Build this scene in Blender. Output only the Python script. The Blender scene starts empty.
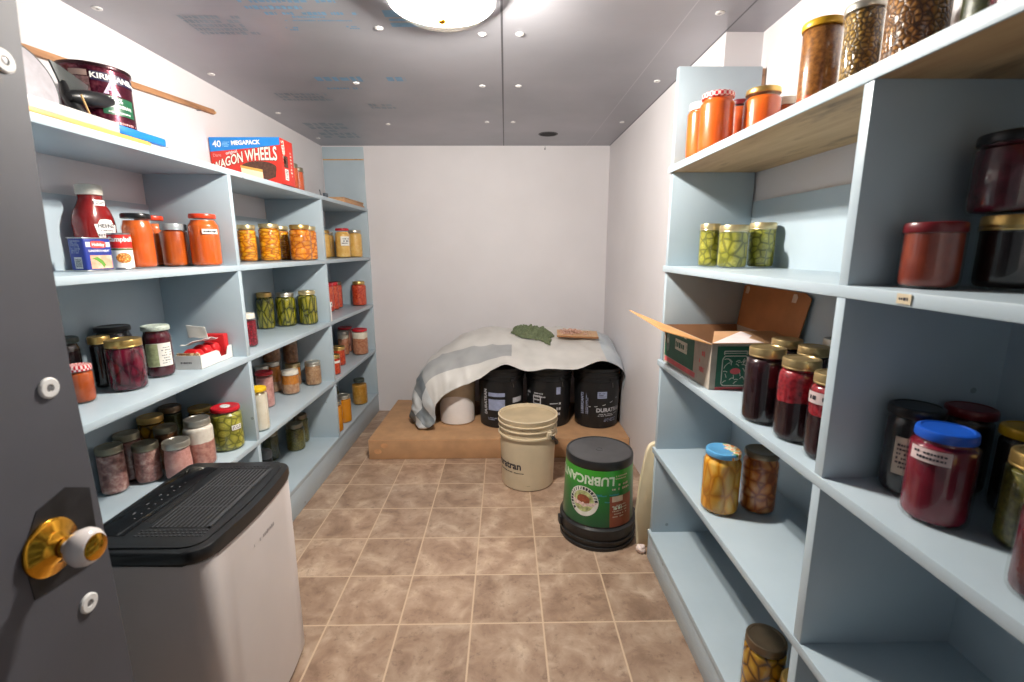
import bpy, bmesh, math, random
from mathutils import Vector, Matrix, noise
random.seed(7)
PI = math.pi
sc = bpy.context.scene
COL = sc.collection
R = math.radians

# ------------------------------------------------------------------ materials
def lin(c):
    def f(v):
        v /= 255.0
        return v / 12.92 if v <= .04045 else ((v + .055) / 1.055) ** 2.4
    return (f(c[0]), f(c[1]), f(c[2]), 1)

class NT:
    """small helper to write node trees"""
    def __init__(s, name):
        s.m = bpy.data.materials.new(name); s.m.use_nodes = True
        s.t = s.m.node_tree; s.n = s.t.nodes; s.b = s.n['Principled BSDF']
        s.out = s.n['Material Output']
    def add(s, typ, **k):
        n = s.n.new(typ)
        for a, v in k.items():
            if a in n.inputs: n.inputs[a].default_value = v
            else: setattr(n, a, v)
        return n
    def link(s, a, b): s.t.links.new(a, b)
    def obj(s, scale=(1, 1, 1), rnd=True):
        tc = s.add('ShaderNodeTexCoord')
        mp = s.add('ShaderNodeMapping'); mp.inputs['Scale'].default_value = scale
        src = tc.outputs['Object']
        if rnd:
            oi = s.add('ShaderNodeObjectInfo')
            cm = s.add('ShaderNodeVectorMath', operation='SCALE'); cm.inputs[0].default_value = (7.3, 3.1, 5.7)
            s.link(oi.outputs['Random'], cm.inputs['Scale'])
            ad = s.add('ShaderNodeVectorMath', operation='ADD')
            s.link(src, ad.inputs[0]); s.link(cm.outputs[0], ad.inputs[1]); src = ad.outputs[0]
        s.link(src, mp.inputs['Vector'])
        return mp.outputs['Vector']
    def ramp(s, fac, stops, interp='LINEAR'):
        r = s.add('ShaderNodeValToRGB'); r.color_ramp.interpolation = interp
        e = r.color_ramp.elements
        while len(e) < len(stops): e.new(.5)
        for i, (p, c) in enumerate(stops):
            e[i].position = p; e[i].color = lin(c) if len(c) == 3 and max(c) > 1 else (tuple(c) + (1,))[:4]
        s.link(fac, r.inputs[0]); return r.outputs['Color']
    def noise(s, vec, scale, detail=3, rough=.5):
        n = s.add('ShaderNodeTexNoise'); n.inputs['Scale'].default_value = scale
        n.inputs['Detail'].default_value = detail; n.inputs['Roughness'].default_value = rough
        if vec is not None: s.link(vec, n.inputs['Vector'])
        return n.outputs['Fac']
    def voro(s, vec, scale, feature='F1'):
        n = s.add('ShaderNodeTexVoronoi', feature=feature); n.inputs['Scale'].default_value = scale
        s.link(vec, n.inputs['Vector']); return n
    def mix(s, fac, a, b, mode='MIX'):
        n = s.add('ShaderNodeMix', data_type='RGBA', blend_type=mode)
        for i, v in ((0, fac), (6, a), (7, b)):
            if hasattr(v, 'links') or hasattr(v, 'is_linked'): s.link(v, n.inputs[i])
            else: n.inputs[i].default_value = v
        return n.outputs[2]
    def math(s, op, a, b=0., c=None):
        n = s.add('ShaderNodeMath', operation=op)
        for i, v in ((0, a), (1, b), (2, c)):
            if v is None: continue
            if hasattr(v, 'is_linked'): s.link(v, n.inputs[i])
            else: n.inputs[i].default_value = v
        return n.outputs[0]
    def sep(s, vec):
        n = s.add('ShaderNodeSeparateXYZ'); s.link(vec, n.inputs[0]); return n.outputs
    def bump(s, h, strength=.3, dist=.003):
        n = s.add('ShaderNodeBump'); n.inputs['Strength'].default_value = strength; n.inputs['Distance'].default_value = dist
        s.link(h, n.inputs['Height']); s.link(n.outputs[0], s.b.inputs['Normal'])
    def col(s, c):
        if hasattr(c, 'is_linked'): s.link(c, s.b.inputs['Base Color'])
        else: s.b.inputs['Base Color'].default_value = lin(c)
    def set(s, rough=.5, metal=0., coat=0., spec=.5):
        s.b.inputs['Roughness'].default_value = rough; s.b.inputs['Metallic'].default_value = metal
        s.b.inputs['Coat Weight'].default_value = coat; s.b.inputs['Specular IOR Level'].default_value = spec
        return s

CACHE = {}
def plain(name, c, rough=.5, metal=0., coat=0., var=.06, scale=30, bump=0.):
    """a painted, moulded or metal surface with a faint procedural mottling"""
    if name in CACHE: return CACHE[name]
    t = NT(name); t.set(rough, metal, coat)
    v = t.obj(); nz = t.noise(v, scale, 4)
    a = tuple(max(0, x * (1 - var)) for x in c); b = tuple(min(255, x * (1 + var)) for x in c)
    t.col(t.ramp(nz, [(.3, a), (.7, b)]))
    if bump: t.bump(nz, bump)
    CACHE[name] = t.m; return t.m

def m_wall():
    t = NT('white_wall_paint'); t.set(.55)
    v = t.obj(rnd=False); nz = t.noise(v, 3, 4)
    t.col(t.ramp(nz, [(.3, (217, 213, 215)), (.7, (223, 219, 221))]))
    t.bump(t.noise(v, 240, 2), .06, .001); return t.m

def m_blue():
    """light blue shelf paint with little knots and scuffs"""
    t = NT('light_blue_paint'); t.set(.38)
    v = t.obj(rnd=False)
    base = t.ramp(t.noise(v, 5, 5), [(.3, (171, 187, 197)), (.7, (181, 196, 205))])
    vo = t.voro(v, 9); spot = t.math('LESS_THAN', vo.outputs['Distance'], .055)
    nz = t.math('GREATER_THAN', t.noise(v, 4, 2), .56)
    base = t.mix(t.math('MULTIPLY', t.math('MULTIPLY', spot, nz), .45), base, lin((70, 78, 82)))
    t.col(base)
    st = t.obj((2, 60, 60), rnd=False)
    t.bump(t.noise(st, 4, 3), .12, .001); return t.m

def m_wood(name, c1, c2, grain=(60, 3, 60), rough=.6):
    t = NT(name); t.set(rough)
    v = t.obj(grain); nz = t.noise(v, 1.2, 6, .6)
    v2 = t.obj((7, 1.6, 7)); n2 = t.noise(v2, 2.2, 5, .6)
    a = t.ramp(nz, [(.3, c1), (.7, c2)])
    d = tuple(x * .62 for x in c1)
    t.col(t.mix(t.ramp(n2, [(.55, (0, 0, 0)), (.75, (1, 1, 1, 1))]), a, lin(d)))
    t.bump(nz, .1, .001); return t.m

def m_floor():
    T = .235
    t = NT('stone_look_vinyl_tiles'); t.set(.34)
    tc = t.add('ShaderNodeTexCoord')
    mp = t.add('ShaderNodeMapping'); mp.inputs['Location'].default_value = (.588 / T, -1.340 / T, 0)
    mp.inputs['Scale'].default_value = (1 / T, 1 / T, 1); t.link(tc.outputs['Object'], mp.inputs['Vector'])
    fl = t.add('ShaderNodeVectorMath', operation='FLOOR'); t.link(mp.outputs[0], fl.inputs[0])
    fr = t.add('ShaderNodeVectorMath', operation='FRACTION'); t.link(mp.outputs[0], fr.inputs[0])
    s = t.sep(fr.outputs[0])
    dx = t.math('ABSOLUTE', t.math('SUBTRACT', s[0], .5)); dy = t.math('ABSOLUTE', t.math('SUBTRACT', s[1], .5))
    g = t.math('GREATER_THAN', t.math('MAXIMUM', dx, dy), .4875)
    wn = t.add('ShaderNodeTexWhiteNoise', noise_dimensions='3D'); t.link(fl.outputs[0], wn.inputs['Vector'])
    off = t.add('ShaderNodeVectorMath', operation='SCALE'); t.link(wn.outputs['Color'], off.inputs[0]); off.inputs['Scale'].default_value = 9
    ad = t.add('ShaderNodeVectorMath', operation='ADD'); t.link(mp.outputs[0], ad.inputs[0]); t.link(off.outputs[0], ad.inputs[1])
    n1 = t.add('ShaderNodeTexNoise'); n1.inputs['Scale'].default_value = 2.1; n1.inputs['Detail'].default_value = 7
    n1.inputs['Roughness'].default_value = .62; n1.inputs['Distortion'].default_value = .45; t.link(ad.outputs[0], n1.inputs['Vector'])
    c = t.ramp(n1.outputs['Fac'], [(.28, (128, 103, 86)), (.45, (158, 131, 111)), (.56, (175, 150, 129)), (.74, (204, 182, 161))])
    n3 = t.noise(ad.outputs[0], 9, 4, .7)
    c = t.mix(t.ramp(n3, [(.55, (0, 0, 0)), (.72, (.5, .5, .5, 1))]), c, lin((98, 76, 62)))
    bc = t.add('ShaderNodeHueSaturation'); t.link(c, bc.inputs['Color'])
    t.link(t.math('MULTIPLY_ADD', wn.outputs['Value'], .22, .88), bc.inputs['Value'])
    t.col(t.mix(g, bc.outputs[0], lin((196, 172, 146))))
    h = t.math('SUBTRACT', 1.0, g); h2 = t.math('MULTIPLY_ADD', n3, .18, h); t.bump(h2, .25, .002)
    return t.m

def m_ceiling():
    """grey foil faced insulation board, joints between the boards"""
    t = NT('grey_foil_insulation_board'); t.set(.42, .45)
    tc = t.add('ShaderNodeTexCoord'); v = tc.outputs['Object']; s = t.sep(v)
    c = t.ramp(t.noise(v, 2.2, 4), [(.3, (154, 154, 160)), (.7, (171, 170, 176))])
    def seam(x, w): return t.math('LESS_THAN', t.math('ABSOLUTE', t.math('SUBTRACT', s[0], x)), w)
    c = t.mix(t.math('MULTIPLY', seam(-.007, .0035), .8), c, lin((40, 40, 44)))
    c = t.mix(t.math('MULTIPLY', seam(.553, .002), .45), c, lin((205, 203, 205)))
    c = t.mix(t.math('MULTIPLY', seam(.718, .003), .7), c, lin((60, 60, 64)))
    t.col(c); mv = t.obj((3, 14, 3), rnd=False); t.bump(t.noise(mv, 6, 3), .08, .002); return t.m

def m_glass():
    t = NT('jar_glass'); t.n.remove(t.b)
    lw = t.add('ShaderNodeLayerWeight'); lw.inputs['Blend'].default_value = .5
    f = t.math('MULTIPLY_ADD', t.math('POWER', lw.outputs['Facing'], 4.), .38, .05)
    tr = t.add('ShaderNodeBsdfTransparent'); tr.inputs[0].default_value = (.97, .98, .975, 1)
    gl = t.add('ShaderNodeBsdfGlossy'); gl.inputs['Roughness'].default_value = .04
    mx = t.add('ShaderNodeMixShader'); t.link(f, mx.inputs[0]); t.link(tr.outputs[0], mx.inputs[1]); t.link(gl.outputs[0], mx.inputs[2])
    t.link(mx.outputs[0], t.out.inputs[0]); return t.m

# foods: every kind has its own procedural look
def food_noise(name, c1, c2, c3, scale=45, rough=.35, detail=5, bump=.2):
    t = NT(name); t.set(rough); v = t.obj(); n = t.noise(v, scale, detail, .6)
    t.col(t.ramp(n, [(.32, c1), (.5, c2), (.68, c3)])); t.bump(n, bump, .003); return t.m
def food_cells(name, gap, edge, mid, sc3=(1, 1, 1), scale=50, rough=.35, w=(.03, .12, .35), bump=.6):
    t = NT(name); t.set(rough); v = t.obj(sc3)
    d = t.voro(v, scale, 'DISTANCE_TO_EDGE').outputs['Distance']
    c = t.ramp(d, [(w[0], gap), (w[1], edge), (w[2], mid)])
    f = t.voro(v, scale); hs = t.add('ShaderNodeHueSaturation'); t.link(c, hs.inputs['Color'])
    t.link(t.math('MULTIPLY_ADD', t.sep(f.outputs['Color'])[0], .5, .75), hs.inputs['Value'])
    t.col(hs.outputs[0]); t.bump(d, bump, .006); return t.m
def food_slices(name, scale=42):
    """cucumber slices: pale centres, ringed with dark peel"""
    t = NT(name); t.set(.3); v = t.obj(); f = t.voro(v, scale).outputs['Distance']; d = t.voro(v, scale, 'DISTANCE_TO_EDGE').outputs['Distance']
    c = t.ramp(f, [(0, (204, 196, 104)), (.16, (188, 180, 80)), (.24, (160, 154, 56)), (.32, (180, 172, 70)), (.6, (150, 146, 50))])
    e = t.ramp(d, [(.0, (52, 54, 14)), (.05, (66, 76, 20)), (.10, (255, 255, 255))])
    mk = t.ramp(d, [(.04, (.75, .75, .75)), (.12, (0., 0., 0.))])
    hs = t.add('ShaderNodeHueSaturation'); t.link(c, hs.inputs['Color']); t.link(t.math('MULTIPLY_ADD', t.noise(v, 30, 3), .9, .55), hs.inputs['Value'])
    t.col(t.mix(mk, hs.outputs[0], lin((88, 90, 30)))); t.bump(d, .5, .005); return t.m
def food_layers(name, zsplit, lo, hi, wob=.012, rough=.4, scale=60):
    """two layers one over the other, parted at height zsplit"""
    t = NT(name); t.set(rough); tc = t.add('ShaderNodeTexCoord'); s = t.sep(tc.outputs['Object'])
    v = t.obj(); n = t.noise(v, scale, 4, .6); n2 = t.noise(v, 25, 2)
    zz = t.math('ADD', s[2], t.math('MULTIPLY', t.math('SUBTRACT', n2, .5), wob * 2))
    m = t.math('GREATER_THAN', zz, zsplit)
    A = t.ramp(n, [(.35, lo[0]), (.65, lo[1])]); B = t.ramp(n, [(.35, hi[0]), (.65, hi[1])])
    t.col(t.mix(m, A, B)); t.bump(n, .2, .003); return t.m

F = dict(
 orange=food_noise('orange_tomato_soup', (206, 84, 20), (216, 94, 26), (226, 108, 34), 14, .3, 3, .03),
 amber=food_noise('brown_orange_sauce', (150, 58, 14), (176, 76, 20), (196, 92, 30), 14, .3, 3, .05),
 rust=food_noise('rust_red_sauce', (168, 62, 22), (184, 74, 28), (198, 86, 36), 30, .35, 4, .1),
 russet=food_noise('russet_brown_sauce', (112, 38, 20), (128, 48, 26), (142, 58, 32), 30, .35, 4, .1),
 dark=food_noise('dark_berry_jam', (26, 8, 12), (36, 11, 17), (48, 15, 22), 20, .25, 3, .05),
 black=food_noise('near_black_preserve', (14, 8, 9), (20, 11, 12), (28, 15, 15), 20, .25, 3, .05),
 beet=food_cells('pickled_beets', (60, 8, 24), (92, 12, 36), (118, 18, 46), (1, 1, .6), 36, .25, (.02, .1, .4), .3),
 wine=food_noise('red_fruit_preserve', (98, 16, 32), (118, 24, 42), (134, 32, 52), 14, .25, 2, .03),
 plum=food_noise('dark_plum_preserve', (58, 10, 22), (76, 14, 28), (96, 22, 40), 30, .25, 4, .1),
 cran=food_cells('red_cranberries', (70, 4, 16), (142, 16, 36), (176, 34, 56), (1, 1, 1), 95, .3),
 salsa=food_noise('chunky_red_salsa', (158, 36, 20), (204, 64, 34), (226, 118, 70), 90, .35, 5, .3),
 peach=food_cells('sliced_peaches', (190, 104, 12), (234, 152, 20), (246, 184, 44), (1, 1, 2.6), 26, .25),
 peachhalf=food_cells('peach_halves_in_syrup', (186, 92, 14), (220, 130, 28), (234, 152, 52), (1, 1, 1.9), 24, .25),
 apricot=food_cells('amber_fruit_pieces', (150, 66, 16), (190, 104, 36), (216, 150, 88), (1, 1, 1), 34, .3),
 pear=food_cells('yellow_fruit_slices', (200, 126, 22), (220, 154, 40), (232, 182, 84), (1.3, 1.3, .55), 30, .25),
 dill=food_cells('whole_dill_pickles', (52, 52, 10), (112, 112, 22), (164, 150, 44), (1, 1, .3), 52, .25, (.02, .1, .34), .8),
 slices=food_slices('sliced_cucumber_pickles', 40),
 slicesmall=food_slices('bread_and_butter_pickles', 38),
 relish=food_noise('green_brown_relish', (58, 58, 20), (94, 90, 34), (126, 116, 54), 110, .4, 5, .3),
 darkgreen=food_noise('dark_green_pickles', (34, 38, 16), (54, 58, 24), (78, 80, 36), 90, .4, 5, .3),
 meat=food_noise('canned_meat', (104, 62, 58), (158, 106, 98), (204, 170, 158), 55, .4, 5, .3),
 meatpale=food_noise('pale_canned_meat', (138, 96, 70), (176, 134, 98), (204, 172, 138), 70, .4, 5, .3),
 meatbrown=food_noise('brown_canned_meat', (96, 58, 32), (132, 84, 52), (160, 116, 80), 50, .4, 5, .2),
 pink=food_noise('pink_minced_meat', (186, 124, 116), (204, 146, 138), (218, 166, 156), 50, .45, 4, .15),
 sausage=food_cells('sausages_in_brine', (120, 66, 50), (182, 112, 88), (208, 146, 120), (1, 1, .18), 62, .35),
 sauce=food_noise('yellow_apple_sauce', (228, 172, 82), (236, 184, 96), (242, 200, 122), 40, .35, 3, .05),
 juice=food_noise('golden_juice', (206, 126, 18), (218, 138, 24), (226, 150, 34), 10, .25, 2, .02),
 mustard=food_noise('golden_mustard_pickle', (168, 116, 38), (190, 136, 50), (206, 156, 74), 60, .35, 4, .1),
 milk=food_noise('cream_white_fat', (226, 214, 190), (234, 224, 204), (240, 232, 216), 20, .45, 2, .02),
 crumble=food_cells('brown_nuts_and_kernels', (74, 44, 16), (122, 78, 28), (164, 114, 52), (1, 1, 1), 115, .35),
 nuts=food_cells('golden_brown_kernels', (70, 50, 16), (124, 92, 32), (176, 140, 66), (1, 1, 1), 110, .35),
 gherkin=food_cells('yellow_pickled_vegetables', (96, 60, 8), (184, 128, 22), (214, 168, 50), (1, 1, .7), 34, .25),
 fatmeat=food_layers('meat_under_white_fat', .088, ((160, 96, 84), (204, 150, 136)), ((222, 210, 196), (234, 224, 212))),
 fatmeat2=food_layers('sausage_meat_under_white_fat', .115, ((168, 98, 68), (204, 144, 110)), ((224, 212, 190), (236, 226, 208))),
 meatorange=food_layers('meat_under_orange_broth', .055, ((176, 124, 92), (206, 166, 132)), ((190, 110, 34), (216, 138, 52))),
 berrylayer=food_layers('floating_red_berries', .085, ((34, 8, 12), (48, 12, 18)), ((110, 14, 26), (172, 44, 54)), .01, .25, 130),
 crumblered=food_layers('kernels_over_red_liquid', .05, ((150, 52, 16), (190, 84, 30)), ((112, 66, 24), (168, 112, 52)), .012, .3, 110),
)
WALL = m_wall(); BLUE = m_blue(); GLASS = m_glass()
RAW = m_wood('bare_plywood', (170, 136, 96), (196, 164, 122), (24, 3, 40))
STICK = m_wood('pale_stick_wood', (196, 152, 96), (214, 174, 118))
CARD = plain('brown_cardboard', (184, 142, 104), .7, var=.05, scale=14)
CARDIN = plain('shaded_inner_cardboard', (134, 94, 64), .75, var=.05, scale=14)  # darker copy of the cardboard: shade inside the carton put into its colour
LID = dict(
 gold=plain('gold_lid_metal', (206, 172, 104), .32, .9), paleg=plain('pale_gold_lid_metal', (214, 196, 150), .34, .85),
 tan=plain('tan_gold_lid_metal', (190, 166, 118), .36, .8), silver=plain('silver_lid_metal', (200, 196, 184), .34, .9), dull=plain('dull_zinc_lid_metal', (150, 144, 124), .42, .85),
 bronze=plain('bronze_lid_metal', (128, 112, 92), .35, .85), black=plain('black_lid_lacquer', (20, 20, 22), .3),
 dgreen=plain('mottled_dark_green_lid', (52, 60, 54), .4, var=.35, scale=160), grey=plain('grey_lid_lacquer', (158, 166, 170), .35, .3),
 pgreen=plain('mottled_pale_green_lid', (186, 196, 184), .4, .1, var=.16, scale=260),
 red=plain('red_lid_lacquer', (190, 28, 40), .32), dred=plain('dark_red_lid_lacquer', (104, 20, 28), .32),
 ored=plain('orange_red_lid_lacquer', (208, 62, 30), .32, var=.1), yellow=plain('yellow_lid_plastic', (232, 190, 26), .4),
 mustard=plain('mustard_yellow_lid', (206, 160, 30), .35, .2), blue=plain('blue_lid_lacquer', (24, 84, 190), .32), white=plain('white_lid_lacquer', (226, 220, 206), .35),
)
def m_gingham(name, c1, c2, k=150):
    t = NT(name); t.set(.35); v = t.obj(rnd=False); s = t.sep(v)
    at2 = t.math('ARCTAN2', s[1], s[0])
    ch = t.add('ShaderNodeTexChecker'); ch.inputs['Scale'].default_value = 1
    cb = t.add('ShaderNodeCombineXYZ'); t.link(t.math('MULTIPLY', at2, 6.), cb.inputs[0]); t.link(t.math('MULTIPLY', s[2], k), cb.inputs[1])
    t.link(cb.outputs[0], ch.inputs['Vector'])
    ch.inputs['Color1'].default_value = lin(c1); ch.inputs['Color2'].default_value = lin(c2)
    t.col(ch.outputs['Color']); return t.m
LID['plaid'] = m_gingham('red_and_white_checked_lid', (196, 20, 40), (240, 214, 210), 110)
def m_bluefruit():
    t = NT('blue_lid_with_fruit_print'); t.set(.3); v = t.obj(rnd=False)
    f = t.voro(v, 70); pick = t.math('GREATER_THAN', t.math('MULTIPLY_ADD', t.noise(v, 60, 3), .05, t.sep(v)[0]), .034)
    fr = t.ramp(f.outputs['Distance'], [(.0, (236, 196, 60)), (.4, (226, 120, 40)), (.6, (236, 226, 200)), (.8, (80, 140, 60))])
    t.col(t.mix(pick, lin((92, 160, 208)), fr)); return t.m
LID['fruit'] = m_bluefruit()
PAPER = plain('white_label_paper', (232, 228, 220), .6, var=.03); INK = plain('dark_print_ink', (52, 50, 60), .6)
WHITE = plain('white_print', (240, 238, 234), .5, var=.02); BLACKP = plain('black_pail_plastic', (26, 27, 29), .38)
BPRINT = plain('pale_blue_print', (150, 160, 190), .5)

# ------------------------------------------------------------------ mesh helpers
def new(name, verts, faces, mat, parent=None, loc=None, smooth=35, mats=None, fmi=None):
    me = bpy.data.meshes.new(name); me.from_pydata([tuple(v) for v in verts], [], faces)
    me.update()
    o = bpy.data.objects.new(name, me); COL.objects.link(o)
    for m in (mats or [mat]): me.materials.append(m)
    if fmi:
        for p, i in zip(me.polygons, fmi): p.material_index = i
    if smooth:
        me.polygons.foreach_set('use_smooth', [True] * len(me.polygons)); me.set_sharp_from_angle(angle=R(smooth))
    if parent: o.parent = parent
    if loc: o.location = loc
    return o

class MB:
    """collects shapes for one mesh"""
    def __init__(s): s.v = []; s.f = []; s.mi = []
    def put(s, vs, fs, M=None, mi=0):
        b = len(s.v)
        s.v += [tuple(M @ Vector(v)) if M else tuple(v) for v in vs]
        s.f += [tuple(b + i for i in f) for f in fs]; s.mi += [mi] * len(fs); return s
    def box(s, x0, x1, y0, y1, z0, z1, bev=0., M=None, mi=0, seg=2):
        bm = bmesh.new(); bmesh.ops.create_cube(bm, size=1)
        for v in bm.verts: v.co = Vector(((x0 + x1) / 2 + v.co.x * (x1 - x0), (y0 + y1) / 2 + v.co.y * (y1 - y0), (z0 + z1) / 2 + v.co.z * (z1 - z0)))
        if bev: bmesh.ops.bevel(bm, geom=bm.edges[:], offset=bev, segments=seg, profile=.5, affect='EDGES')
        return s.bm(bm, M, mi)
    def bm(s, bm, M=None, mi=0):
        bm.verts.index_update()
        s.put([v.co.copy() for v in bm.verts], [[v.index for v in f.verts] for f in bm.faces], M, mi); bm.free(); return s
    def lathe(s, prof, n=32, M=None, mi=0, cap0=True, cap1=True):
        vs = []; fs = []
        for (r, z) in prof:
            for i in range(n): a = 2 * PI * i / n; vs.append((r * math.cos(a), r * math.sin(a), z))
        for k in range(len(prof) - 1):
            for i in range(n):
                j = (i + 1) % n; fs.append((k * n + i, k * n + j, (k + 1) * n + j, (k + 1) * n + i))
        if cap0: fs.append(tuple(reversed(range(n))))
        if cap1: fs.append(tuple((len(prof) - 1) * n + i for i in range(n)))
        return s.put(vs, fs, M, mi)
    def tube(s, pts, r, n=10, mi=0):
        pts = [Vector(p) for p in pts]; vs = []; fs = []; up = None
        for k, p in enumerate(pts):
            d = (pts[min(k + 1, len(pts) - 1)] - pts[max(k - 1, 0)]).normalized()
            if up is None: up = Vector((0, 0, 1)) if abs(d.z) < .9 else Vector((1, 0, 0))
            a = d.cross(up).normalized(); b = a.cross(d).normalized(); up = b
            rr = r[k] if isinstance(r, (list, tuple)) else r
            for i in range(n): t = 2 * PI * i / n; vs.append(p + a * rr * math.cos(t) + b * rr * math.sin(t))
        for k in range(len(pts) - 1):
            for i in range(n): j = (i + 1) % n; fs.append((k * n + i, k * n + j, (k + 1) * n + j, (k + 1) * n + i))
        fs.append(tuple(reversed(range(n)))); fs.append(tuple((len(pts) - 1) * n + i for i in range(n)))
        return s.put(vs, fs, None, mi)
    def prism(s, poly, z0, z1, M=None, mi=0, bev=0.):
        n = len(poly); vs = [(x, y, z0) for x, y in poly] + [(x, y, z1) for x, y in poly]
        fs = [tuple(reversed(range(n))), tuple(range(n, 2 * n))] + [(i, (i + 1) % n, n + (i + 1) % n, n + i) for i in range(n)]
        if bev:
            bm = bmesh.new(); V = [bm.verts.new(v) for v in vs]
            for f in fs: bm.faces.new([V[i] for i in f])
            bmesh.ops.bevel(bm, geom=[e for e in bm.edges if abs(e.verts[0].co.z - e.verts[1].co.z) < 1e-6], offset=bev, segments=2, profile=.5, affect='EDGES')
            return s.bm(bm, M, mi)
        return s.put(vs, fs, M, mi)
    def obj(s, name, mat, parent=None, loc=None, smooth=35, mats=None):
        return new(name, s.v, s.f, mat, parent, loc, smooth, mats, s.mi if mats else None)

def thing(name, label, cat, loc=(0, 0, 0), rz=0, group=None):
    o = bpy.data.objects.new(name, None); COL.objects.link(o); o.empty_display_size = .02
    o.location = loc; o.rotation_euler = (0, 0, rz); tag(o, label, cat, group); return o
def tag(o, label, cat, group=None):
    o['label'] = label; o['category'] = cat
    if group: o['group'] = group
    return o
def struct(o): o['kind'] = 'structure'; return o

def text_geo(body, size, bold=0.):
    cu = bpy.data.curves.new('lettering', 'FONT'); cu.body = body; cu.size = size; cu.align_x = 'CENTER'; cu.align_y = 'CENTER'
    cu.resolution_u = 3; cu.offset = bold
    ob = bpy.data.objects.new('lettering', cu); me = bpy.data.meshes.new_from_object(ob)
    vs = [v.co.copy() for v in me.vertices]; fs = [tuple(p.vertices) for p in me.polygons]
    bpy.data.objects.remove(ob); bpy.data.curves.remove(cu); bpy.data.meshes.remove(me)
    return vs, fs
def cyl_map(r, ang, z, flip=1):
    rf = r if callable(r) else (lambda zz: r)
    def f(x, y):
        zz = z + flip * y; rr = rf(zz)
        a = ang + flip * x / rr
        return (rr * math.cos(a), rr * math.sin(a), zz)
    return f
def plane_map(o, right, up):
    o = Vector(o); right = Vector(right).normalized(); up = Vector(up).normalized()
    return lambda x, y: tuple(o + right * x + up * y)
def letter(parent, body, size, mp, mat, sx=1., bold=0., name='lettering'):
    vs, fs = text_geo(body, size, bold)
    return new(name, [mp(v.x * sx, v.y) for v in vs], fs, mat, parent, smooth=0)
def patch(parent, mp, w, h, mat, name='label', nx=10, ny=2, z=0):
    vs = [mp(-w / 2 + w * i / nx, -h / 2 + h * j / ny) for j in range(ny + 1) for i in range(nx + 1)]
    fs = [(j * (nx + 1) + i, j * (nx + 1) + i + 1, (j + 1) * (nx + 1) + i + 1, (j + 1) * (nx + 1) + i) for j in range(ny) for i in range(nx)]
    return new(name, vs, fs, mat, parent)
def marks(parent, mp, w, h, rows, mat, seed=1, fill=.62, name='lettering'):
    """small print too fine to read: rows of short strokes"""
    rd = random.Random(seed); mb = MB(); rh = h / rows
    for j in range(rows):
        y = h / 2 - (j + .5) * rh; x = -w / 2; x1 = w / 2 - (rd.random() * .35 * w if j else 0)
        while x < x1:
            l = rh * rd.uniform(.25, .6); hh = rh * fill * rd.uniform(.6, 1.)
            if rd.random() > .16:
                a, b = x, min(x + l, w / 2)
                mb.put([mp(a, y - hh / 2), mp(b, y - hh / 2), mp(b, y + hh / 2), mp(a, y + hh / 2)], [(0, 1, 2, 3)])
            x += l + rh * .14
    return mb.obj(name, mat, parent, smooth=0)

# ------------------------------------------------------------------ the room
CE = 1.893; XL, XR = -.958, .553; WL, WR, WA, YB, YF = -1.2506, .7228, .846, 3.4257, -.10
struct(MB().box(-1.6, 1.2, -.6, 3.7, -.08, 0).obj('floor', m_floor(), smooth=0))
ceil = struct(MB().box(-1.6, 1.2, -.6, 3.7, CE, CE + .08).obj('ceiling', m_ceiling(), smooth=0))
struct(MB().box(WL - .1, WL, YF - .12, YB + .1, 0, CE).obj('wall_left', WALL, smooth=0))
struct(MB().box(WL, WR, YB, YB + .1, 0, CE).obj('wall_back', WALL, smooth=0))
# right wall: thick beyond the shelving, set back behind it
struct(MB().prism([(WA, YF - .12), (WA + .12, YF - .12), (WA + .12, YB + .1), (WR, YB + .1), (WR, 1.69), (WA, 1.69)], 0, CE).obj('wall_right', WALL, smooth=0))
wf = MB(); wf.box(WL, -.60, YF - .12, YF, 0, CE); wf.box(.30, WA, YF - .12, YF, 0, CE)
struct(wf.obj('wall_front', WALL, smooth=0))
# washers and screws that hold the ceiling boards
WASH = plain('white_plastic_washer', (224, 222, 220), .5, var=.02); SCREW = plain('grey_screw_head', (140, 138, 140), .4, .6)
def washer(parent, M, r=.0135):
    mb = MB(); mb.lathe([(r, 0), (r, .002), (r * .85, .0034), (r * .38, .0034), (r * .34, .0018)], 20, M, 0)
    mb.lathe([(r * .34, .0018), (r * .30, .0024), (r * .1, .0028)], 12, M, 1)
    mb.obj('screw_washer', None, parent, mats=[WASH, SCREW])
for (x, y) in [(-.398, 1.671), (-.072, 1.712), (.052, 1.711), (-.628, 2.181), (-.095, 2.216), (.061, 2.215), (-.656, 2.853), (-.098, 2.808), (.047, 2.808),
               (-1.181, 3.197), (.645, 1.563), (.642, 2.15), (.654, 2.806), (-1.183, 1.55), (-1.175, 2.08), (-1.169, 2.635),
               (-.628, 1.0), (-.09, 1.0), (.06, 1.0), (.645, .95), (-1.18, 1.0)]:
    washer(ceil, Matrix.Translation((x, y, CE)) @ Matrix.Rotation(PI, 4, 'X'))
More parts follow.
